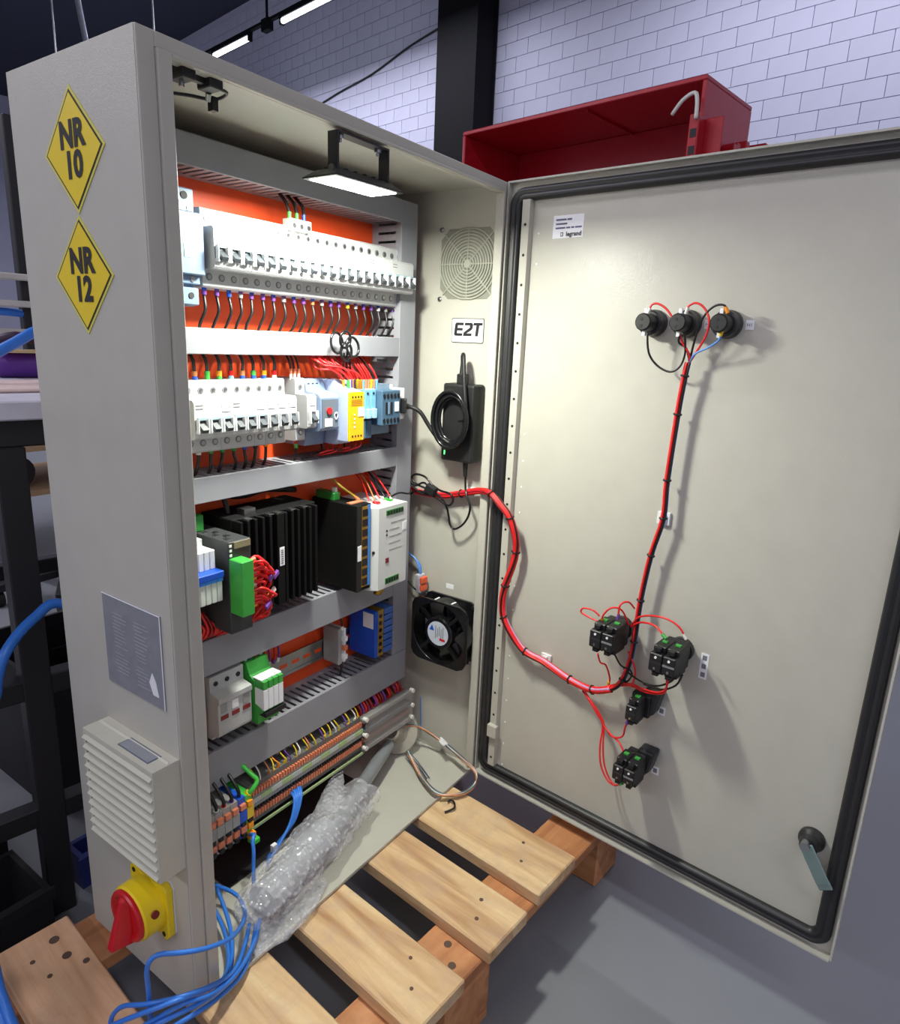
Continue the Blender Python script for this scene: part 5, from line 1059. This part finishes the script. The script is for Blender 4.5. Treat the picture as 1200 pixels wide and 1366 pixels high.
mb = MB(); mb.lathe((0.536, 0.146, 0.046), (-0.80, -0.34, 0.48), [(0.0, -0.012), (0.040, -0.012), (0.0425, -0.009), (0.041, -0.005), (0.024, 0.000), (0.019, 0.010), (0.0150, 0.034), (0.0115, 0.036)], 32); mb.build('base', M('base_translucent', (190, 184, 168), 0.22, alpha=0.62), tw)
def wrapmesh(axis_pts, radii, name, n=26, m=34, seed=1, squash=0.75):
    rnd = random.Random(seed); ph = [(rnd.uniform(0, 6.3), rnd.randint(2, 7), rnd.uniform(3, 16)) for _ in range(7)]
    mb = MB(); P = [Vector(p) for p in axis_pts]
    for i in range(m + 1):
        t_ = i / m * (len(P) - 1); k = min(int(t_), len(P) - 2); u = t_ - k; c = P[k].lerp(P[k + 1], u); rr = radii[k] * (1 - u) + radii[k + 1] * u
        d = (P[k + 1] - P[k]).normalized(); s_ = d.cross(Vector((0, 0, 1))).normalized(); up = s_.cross(d)
        for j in range(n):
            a_ = 2 * math.pi * j / n; w_ = 1 + sum(0.028 * math.sin(f_ * a_ + p_ + q_ * t_) for p_, f_, q_ in ph)
            mb.v.append(tuple(c + s_ * math.cos(a_) * rr * w_ + up * math.sin(a_) * rr * squash * w_))
    for i in range(m):
        for j in range(n):
            l = (j + 1) % n; mb.face((i * n + j, i * n + l, (i + 1) * n + l, (i + 1) * n + j), 0, True)
    mb.face(list(range(n - 1, -1, -1)))
    return mb
wrapmesh([(0.094, 0.033, 0.040), (0.108, 0.033, 0.040), (0.14, 0.037, 0.040), (0.19, 0.047, 0.039), (0.24, 0.056, 0.039), (0.29, 0.065, 0.038), (0.335, 0.075, 0.037), (0.378, 0.082, 0.036)], [0.020, 0.030, 0.036, 0.039, 0.039, 0.037, 0.033, 0.030], 'w', 40, 64).build('bubble_wrap', BW, tw)
wrapmesh([(0.29, 0.083, 0.044), (0.32, 0.100, 0.048), (0.35, 0.120, 0.050), (0.378, 0.138, 0.050)], [0.022, 0.019, 0.014, 0.006], 'w', 24, 24, 5, 0.5).build('bubble_wrap', BW, tw)
wrapmesh([(0.085, 0.014, 0.010), (0.13, 0.010, 0.010), (0.18, 0.022, 0.010), (0.22, 0.035, 0.009)], [0.016, 0.024, 0.028, 0.020], 'w', 20, 16, 9, 0.28).build('bubble_wrap', BW, tw)
MB().lathe((0.125, 0.035, 0.040), (0.95, 0.19, -0.01), [(0, 0), (0.022, 0), (0.022, 0.15), (0.013, 0.16), (0, 0.16)], 20).build('lamp_stack', M('stack_grey', (150, 152, 160), 0.4), tw)
TWP = [(0.540, 0.142, 0.056), (0.560, 0.121, 0.056), (0.572, 0.092, 0.044), (0.572, 0.050, 0.034), (0.558, 0.005, 0.030), (0.560, -0.020, 0.016), (0.545, -0.030, 0.006), (0.513, -0.030, 0.005), (0.489, -0.015, 0.007), (0.473, 0.004, 0.014), (0.488, 0.042, 0.012), (0.520, 0.090, 0.010), (0.535, 0.115, 0.014)]
for k, m_ in enumerate((brownw, M('teal_wire', (60, 120, 130), 0.4), whitew, M('peach_wire', (222, 170, 140), 0.4), M('slate_wire', (84, 100, 116), 0.4))):
    MB().tube([(p[0] + (k - 2) * 0.0016 + 0.0015 * math.sin(i + k), p[1] + (k - 2) * 0.0012, p[2] + 0.0012 * ((k * 7 + i) % 3)) for i, p in enumerate(TWP)], 0.0012, 6).build('lead', m_, tw)
for k in range(4): MB().tube([(0.530 + k * 0.004, 0.118, 0.012), (0.512 + k * 0.005, 0.080, 0.008), (0.496 + k * 0.004, 0.052 - k * 0.003, 0.006)], 0.0010, 5).build('lead', MATS['slate_wire'], tw)
MB().obox((0.5710, 0.062, 0.040), (0.010, 0.014, -0.004), (0.004, -0.003, 0.001), (0, 0.0003, 0.0012)).build('wire_flag', label, tw)
wire('thin blue wire standing against the right inner wall near the bottom', [(0.588, 0.125, 0.030), (0.589, 0.127, 0.060), (0.590, 0.130, 0.100)], 0.0009, bluew)
o = MB().tube([(0.455, -0.028, 0.002), (0.470, -0.036, 0.004), (0.480, -0.030, 0.006), (0.484, -0.020, 0.004), (0.478, -0.018, 0.003)], 0.0017, 6).build('cable_tie', blackw, loc=(0.47, -0.03, 0)); tag(o, 'curled black cable tie lying on the pallet board by the enclosure corner', 'cable tie')

# ------------------------------------------------------------------ blue cables
BA = [(0.111, 0.118, 0.03), (0.118, 0.079, 0.03), (0.101, 0.04, 0.035), (0.045, -0.012, 0.082), (0.008, -0.02, 0.102), (-0.019, -0.012, 0.113), (-0.041, 0.001, 0.12), (-0.051, 0.005, 0.11), (-0.049, 0.01, 0.07), (-0.045, 0.019, 0.015)]
BB = [(0.104, 0.036, 0.02), (0.082, 0.017, 0.02), (0.049, -0.008, 0.029), (0.015, -0.02, 0.046), (-0.027, -0.02, 0.067), (-0.053, 0.009, 0.06), (-0.061, 0.043, 0.04), (-0.067, 0.058, 0.02), (-0.072, 0.054, 0.006)]
BC = [(0.109, 0.029, 0.02), (0.085, 0.007, 0.02), (0.056, -0.010, 0.015), (0.018, -0.02, 0.024), (-0.016, -0.02, 0.031), (-0.044, -0.003, 0.02), (-0.07, 0.01, 0.006)]
BD = [(0.092, 0.094, 0.02), (0.08, 0.058, 0.02), (0.062, 0.024, 0.02), (0.033, -0.01, 0.034), (0.005, -0.02, 0.048), (-0.043, -0.015, 0.068), (-0.075, 0.04, 0.03), (-0.082, 0.057, 0.01)]
BE = [(0.11, 0.111, 0.03), (0.092, 0.063, 0.02), (0.068, 0.024, 0.02), (0.037, -0.01, 0.03), (0.005, -0.025, 0.044), (-0.028, -0.02, 0.057), (-0.049, 0.002, 0.04), (-0.065, 0.034, 0.01)]
BF = [(0.116, 0.030, 0.022), (0.090, 0.008, 0.024), (0.058, -0.008, 0.024), (0.022, -0.022, 0.036), (-0.012, -0.025, 0.046), (-0.046, -0.010, 0.044), (-0.068, 0.022, 0.018), (-0.078, 0.03, 0.006)]
for lab, pts in (('blue cable looping highest in front of the enclosure flange', BA), ('blue cable turning round in a wide loop over the near left board', BB), ('blue cable running lowest over the front edge of the enclosure', BC), ('blue cable leaving along the left inner side of the enclosure', BD), ('blue cable crossing behind the highest loop', BE), ('blue cable in the middle of the spilled cable bunch', BF)):
    wire(lab, pts, 0.0027, bluew, name='blue_cable', n=8)
wire('blue cable dropping from the wide terminals', [(0.166, 0.108, 0.079), (0.163, 0.096, 0.087), (0.156, 0.090, 0.084), (0.153, 0.085, 0.072), (0.148, 0.080, 0.052), (0.140, 0.070, 0.034)], 0.0027, bluew, name='blue_cable', n=8)
for k in range(5):
    e = (k - 2) * 0.0028
    wire('blue cable hanging from the slim terminals, %s of the five' % ORD[k + 1], [(0.268 + e * 1.6, 0.126, 0.084 + 0.002 * (k % 2)), (0.262 + e * 1.2, 0.115, 0.081), (0.252 + e, 0.108, 0.068), (0.238 + e * 0.7, 0.104, 0.052), (0.213 + e * 0.6, 0.102 + e * 0.5, 0.037), (0.188 + e, 0.100 + e, 0.022)], 0.0023, bluew, name='blue_cable', n=7, group='blue cables hanging from the slim terminals')
o = MB().box(0.198, 0.206, 0.098, 0.104, 0.030, 0.042).build('cable_tag', label, loc=(0.2, 0.1, 0.03)); tag(o, 'small white cable tag beside the bubble wrap', 'label')
for k in range(4):
    wire('thick blue cable at the bottom left picture corner, %s of four' % ORD[k + 1], [(-0.34 - k * 0.012, 0.250, FLOOR + 0.006), (-0.26 - k * 0.01, 0.245, FLOOR + 0.03), (-0.17 - k * 0.008, 0.225, 0.03), (-0.136 - k * 0.007, 0.182, 0.090 - k * 0.008), (-0.140 - k * 0.006, 0.142, 0.068 - k * 0.008), (-0.145 - k * 0.005, 0.110, 0.060 - k * 0.008), (-0.149 - k * 0.005, 0.070, 0.040 - k * 0.008), (-0.160 - k * 0.005, 0.02, 0.000), (-0.20 - k * 0.006, -0.06, -0.09), (-0.26 - k * 0.010, -0.14, FLOOR + 0.006), (-0.36 - k * 0.012, -0.22, FLOOR + 0.006)], 0.0050, bluew, name='blue_cable', n=8, group='thick blue cables at the left')

# ------------------------------------------------------------------ red enclosure behind the door
RX = 1.80; t0, t1 = 0.859, 1.691; zt = 1.444; dp = 0.30
rbx = thing('red_enclosure', 'tall open red steel box standing behind the open door', 'enclosure', WP(RX, (t0 + t1) / 2, FLOOR))
def rbox(d0, d1, ta, tb, z0, z1, name, mat=redbox, bev=0.002):
    return wallbox(RX + d0, RX + d1, ta, tb, z0, z1).build(name, mat, rbx, bev, 1)
rbox(0, dp, t0, t1, zt - 0.012, zt, 'top_panel'); rbox(0, dp, t0, t1, FLOOR, FLOOR + 0.012, 'bottom_panel')
rbox(0, dp, t0, t0 + 0.012, FLOOR + 0.012, zt - 0.012, 'side_panel'); rbox(0, dp, t1 - 0.012, t1, FLOOR + 0.012, zt - 0.012, 'side_panel'); rbox(dp - 0.01, dp, t0 + 0.012, t1 - 0.012, FLOOR + 0.012, zt - 0.012, 'back_panel')
rbox(0.02, dp - 0.012, 1.22, 1.226, zt - 0.018, zt - 0.012, 'weld_seam', redbox, 0)
rbox(0.012, 0.016, t0 - 0.05, t0, zt - 0.62, zt - 0.10, 'hinge_flange'); rbox(-0.028, 0.012, t0 - 0.004, t0 - 0.001, zt - 0.60, zt - 0.10, 'hinge_strip')
for i in range(8): rbox(-0.0295, -0.0285, t0 + 0.0, t0 + 0.016, zt - 0.15 - i * 0.04, zt - 0.13 - i * 0.04, 'slot', ink, 0)
rbox(-0.0286, -0.020, t0 - 0.003, t0 + 0.022, zt - 0.60, zt - 0.095, 'slotted_strip')
for i in range(4): rbox(0.13 + i * 0.04, 0.152 + i * 0.04, t0 - 0.035 + 0.008 * (i % 2), t0 - 0.001, zt - 0.30, zt - 0.135 + 0.012 * (i % 3), 'lug')
rbox(dp - 0.02, dp + 0.02, t0 - 0.06, t0 - 0.001, zt - 0.30, zt - 0.105, 'rear_bracket')
o = MB().tube([WP(RX - 0.02, t0 + 0.075, zt - 0.085), WP(RX - 0.03, t0 + 0.045, zt - 0.060), WP(RX - 0.03, t0 + 0.015, zt - 0.048), WP(RX - 0.034, t0 + 0.004, zt - 0.07), WP(RX - 0.034, t0 + 0.002, zt - 0.11)], 0.0050, 7).build('cloth_strip', whitew, loc=WP(RX - 0.03, t0 + 0.02, zt - 0.1)); tag(o, 'white strip of cloth tied to the red box corner', 'cloth')

# ------------------------------------------------------------------ work bench at the left
bn = thing('work_bench', 'black steel work bench with pale top behind the enclosure', 'bench', (0.1, 0.7, FLOOR))
BD_ = Vector((0.985, -0.174, 0)); BN = Vector((0.174, 0.985, 0)); B0 = Vector((0.040, 0.408, 0))
def bbox(a0, a1, b0, b1, z0, z1, name, mat, th=None, bev=0.002):
    mb = MB(); c = B0 + BD_ * (a0 + a1) / 2 + BN * (b0 + b1) / 2 + Vector((0, 0, (z0 + z1) / 2))
    mb.obox(c, BD_ * (a1 - a0) / 2, BN * (b1 - b0) / 2, (0, 0, (z1 - z0) / 2)); return mb.build(name, mat, th, bev, 1)
frm = M('bench_black', (28, 28, 32), 0.5); topm = M('bench_top', (206, 204, 214), 0.45)
bbox(-1.3, 0.45, -0.02, 0.62, 0.643, 0.668, 'table_top', topm, bn)
bbox(-1.28, 0.43, 0.0, 0.035, 0.606, 0.643, 'front_beam', frm, bn); bbox(-1.28, 0.43, 0.565, 0.60, 0.606, 0.643, 'rear_beam', frm, bn)
for a_ in (-1.27, -0.018, 0.39):
    for b_ in (0.0, 0.565): bbox(a_, a_ + 0.036, b_, b_ + 0.036, FLOOR, 0.606, 'leg', frm, bn)
for z in (0.255, 0.045): 
    bbox(-1.27, 0.43, 0.004, 0.032, z - 0.016, z + 0.016, 'cross_rail', frm, bn); bbox(-1.27, 0.43, 0.568, 0.596, z - 0.016, z + 0.016, 'cross_rail', frm, bn)
up = thing('tool_rack', 'black upright rack with pale horizontal bars on the bench', 'rack', B0 + BN * 0.55 + Vector((0.3, 0, 0.668)))
bbox(0.165, 0.197, 0.545, 0.575, 0.668, 1.14, 'upright', frm, up); bbox(-0.75, -0.718, 0.545, 0.575, 0.668, 1.14, 'upright', frm, up)
for z in (0.855, 0.805, 0.752): bbox(-0.8, 0.26, 0.525, 0.545, z - 0.009, z + 0.003, 'bar', M('bar_pale', (196, 194, 186), 0.5) if z == 0.855 else MATS['bar_pale'], up)
pur = M('purple_plastic', (92, 40, 140), 0.45)
pb = thing('purple_roll', 'purple roll with dark handle on the pale bench top', 'tool', (0.25, 0.80, 0.668))
MB().lathe((0.20, 0.825, 0.692), (1, -0.35, 0), [(0, 0), (0.022, 0), (0.024, 0.01), (0.024, 0.07), (0.018, 0.085), (0, 0.085)], 20).build('roll', pur, pb)
MB().tube([(0.190, 0.83, 0.690), (0.196, 0.815, 0.725), (0.230, 0.80, 0.742), (0.275, 0.79, 0.728), (0.285, 0.785, 0.690)], 0.009, 8).build('handle', M('dark_violet', (50, 24, 56), 0.5), pb)
MB().box(0.20, 0.27, 0.77, 0.83, 0.714, 0.7185).build('paper_band', M('tan_band', (206, 180, 130), 0.6), pb)
wire('blue hose arching across the bench top', [(0.05, 0.62, 0.672), (0.09, 0.62, 0.700), (0.15, 0.62, 0.735), (0.20, 0.63, 0.755), (0.26, 0.66, 0.72)], 0.0085, bluew, name='air_hose', n=9); wire('blue hose looping in front of the pale rack bars', [(0.16, 0.92, 0.76), (0.21, 0.92, 0.782), (0.27, 0.92, 0.786), (0.34, 0.93, 0.780)], 0.0075, bluew, name='air_hose', n=9)
wire('blue hose hanging in front of the bench leg', [(0.150, 0.330, FLOOR + 0.008), (0.140, 0.345, 0.05), (0.120, 0.360, 0.25), (0.095, 0.366, 0.36), (0.058, 0.37, 0.392), (0.03, 0.365, 0.383), (0.001, 0.355, 0.369), (-0.022, 0.345, 0.349), (-0.032, 0.345, 0.322), (-0.040, 0.345, 0.294), (-0.070, 0.345, 0.270), (-0.14, 0.330, 0.14), (-0.22, 0.300, -0.04), (-0.32, 0.285, FLOOR + 0.008), (-0.46, 0.290, FLOOR + 0.008)], 0.0070, bluew, name='air_hose', n=9)
o = bbox(-0.30, 0.24, 0.10, 0.30, 0.6685, 0.6735, 'paper_sheet', M('paper_pink', (214, 190, 182), 0.7)); tag(o, 'pale papers lying on the bench top', 'paper')
# things under and behind the bench
def crate(lab, x0, x1, y0, y1, z0, z1, m_, name='crate', cat='crate'):
    th = thing(name, lab, cat, ((x0 + x1) / 2, (y0 + y1) / 2, z0))
    w_ = 0.008
    for a_ in ((x0, x0 + w_, y0, y1), (x1 - w_, x1, y0, y1), (x0 + w_, x1 - w_, y0, y0 + w_), (x0 + w_, x1 - w_, y1 - w_, y1)): MB().box(*a_, z0, z1).build('side', m_, th)
    MB().box(x0 + w_, x1 - w_, y0 + w_, y1 - w_, z0, z0 + 0.006).build('bottom', m_, th); MB().box(x0 - 0.004, x1 + 0.004, y0 - 0.004, y0, z1 - 0.02, z1).build('rim', m_, th)
dk = M('crate_black', (24, 24, 28), 0.6); nv = M('crate_navy', (36, 44, 110), 0.5)
crate('black crate under the bench left of the leg', -0.22, 0.00, 0.48, 0.80, FLOOR, 0.02, dk); crate('black crate on the floor under the bench right of the leg', 0.14, 0.42, 0.66, 0.95, FLOOR, 0.14, dk)
crate('low black crate on the floor between the bench and the left pallet board', -0.34, -0.004, 0.335, 0.455, FLOOR, -0.012, dk)
crate('small navy blue box on the floor beside the pallet', 0.08, 0.16, 0.43, 0.48, FLOOR, -0.075, nv, 'box', 'box')
ws = thing('rear_table', 'wooden-edged table standing further back under the bench view', 'table', (0.8, 2.0, FLOOR))
wt = M('tan_wood', (170, 140, 104), 0.6)
MB().box(0.3, 1.7, 2.15, 2.75, 0.300, 0.327).build('table_top', wt, ws); MB().box(0.3, 1.7, 2.17, 2.75, 0.125, 0.145).build('lower_shelf', wt, ws)
for x in (0.35, 1.6):
    for y in (2.2, 2.65): MB().box(x, x + 0.05, y, y + 0.05, FLOOR, 0.300).build('leg', frm, ws)
for i, (x, z, m_, lab) in enumerate(((0.62, 0.145, bluep, 'blue bundle on the rear table shelf'), (0.80, 0.145, black, 'round black spool on the rear table shelf'))):
    th = MB().lathe((x, 2.30, z + 0.065), (0, 1, 0), [(0, -0.06), (0.062, -0.06), (0.062, -0.05), (0.04, -0.045), (0.04, 0.045), (0.062, 0.05), (0.062, 0.06), (0, 0.06)], 18).build('cable_spool', m_, loc=(x, 2.30, z)); tag(th, lab, 'spool')
ch = thing('castor_base', 'black five-armed castor base standing behind the bench', 'stand', (0.62, 1.66, FLOOR))
for k in range(5):
    a_ = 2 * math.pi * k / 5 + 0.4; MB().obox((0.72 + math.cos(a_) * 0.11, 1.75 + math.sin(a_) * 0.11, -0.06), (math.cos(a_) * 0.11, math.sin(a_) * 0.11, -0.012), (-math.sin(a_) * 0.02, math.cos(a_) * 0.02, 0), (0, 0, 0.014)).build('foot', frm, ch, 0.003, 1)
    MB().cyl((0.72 + math.cos(a_) * 0.21 - 0.012, 1.75 + math.sin(a_) * 0.21, FLOOR + 0.026), (0.72 + math.cos(a_) * 0.21 + 0.012, 1.75 + math.sin(a_) * 0.21, FLOOR + 0.026), 0.026, n=14).build('castor', black, ch)
MB().cyl((0.72, 1.75, -0.07), (0.72, 1.75, 0.00), 0.025, n=14).build('column', frm, ch)
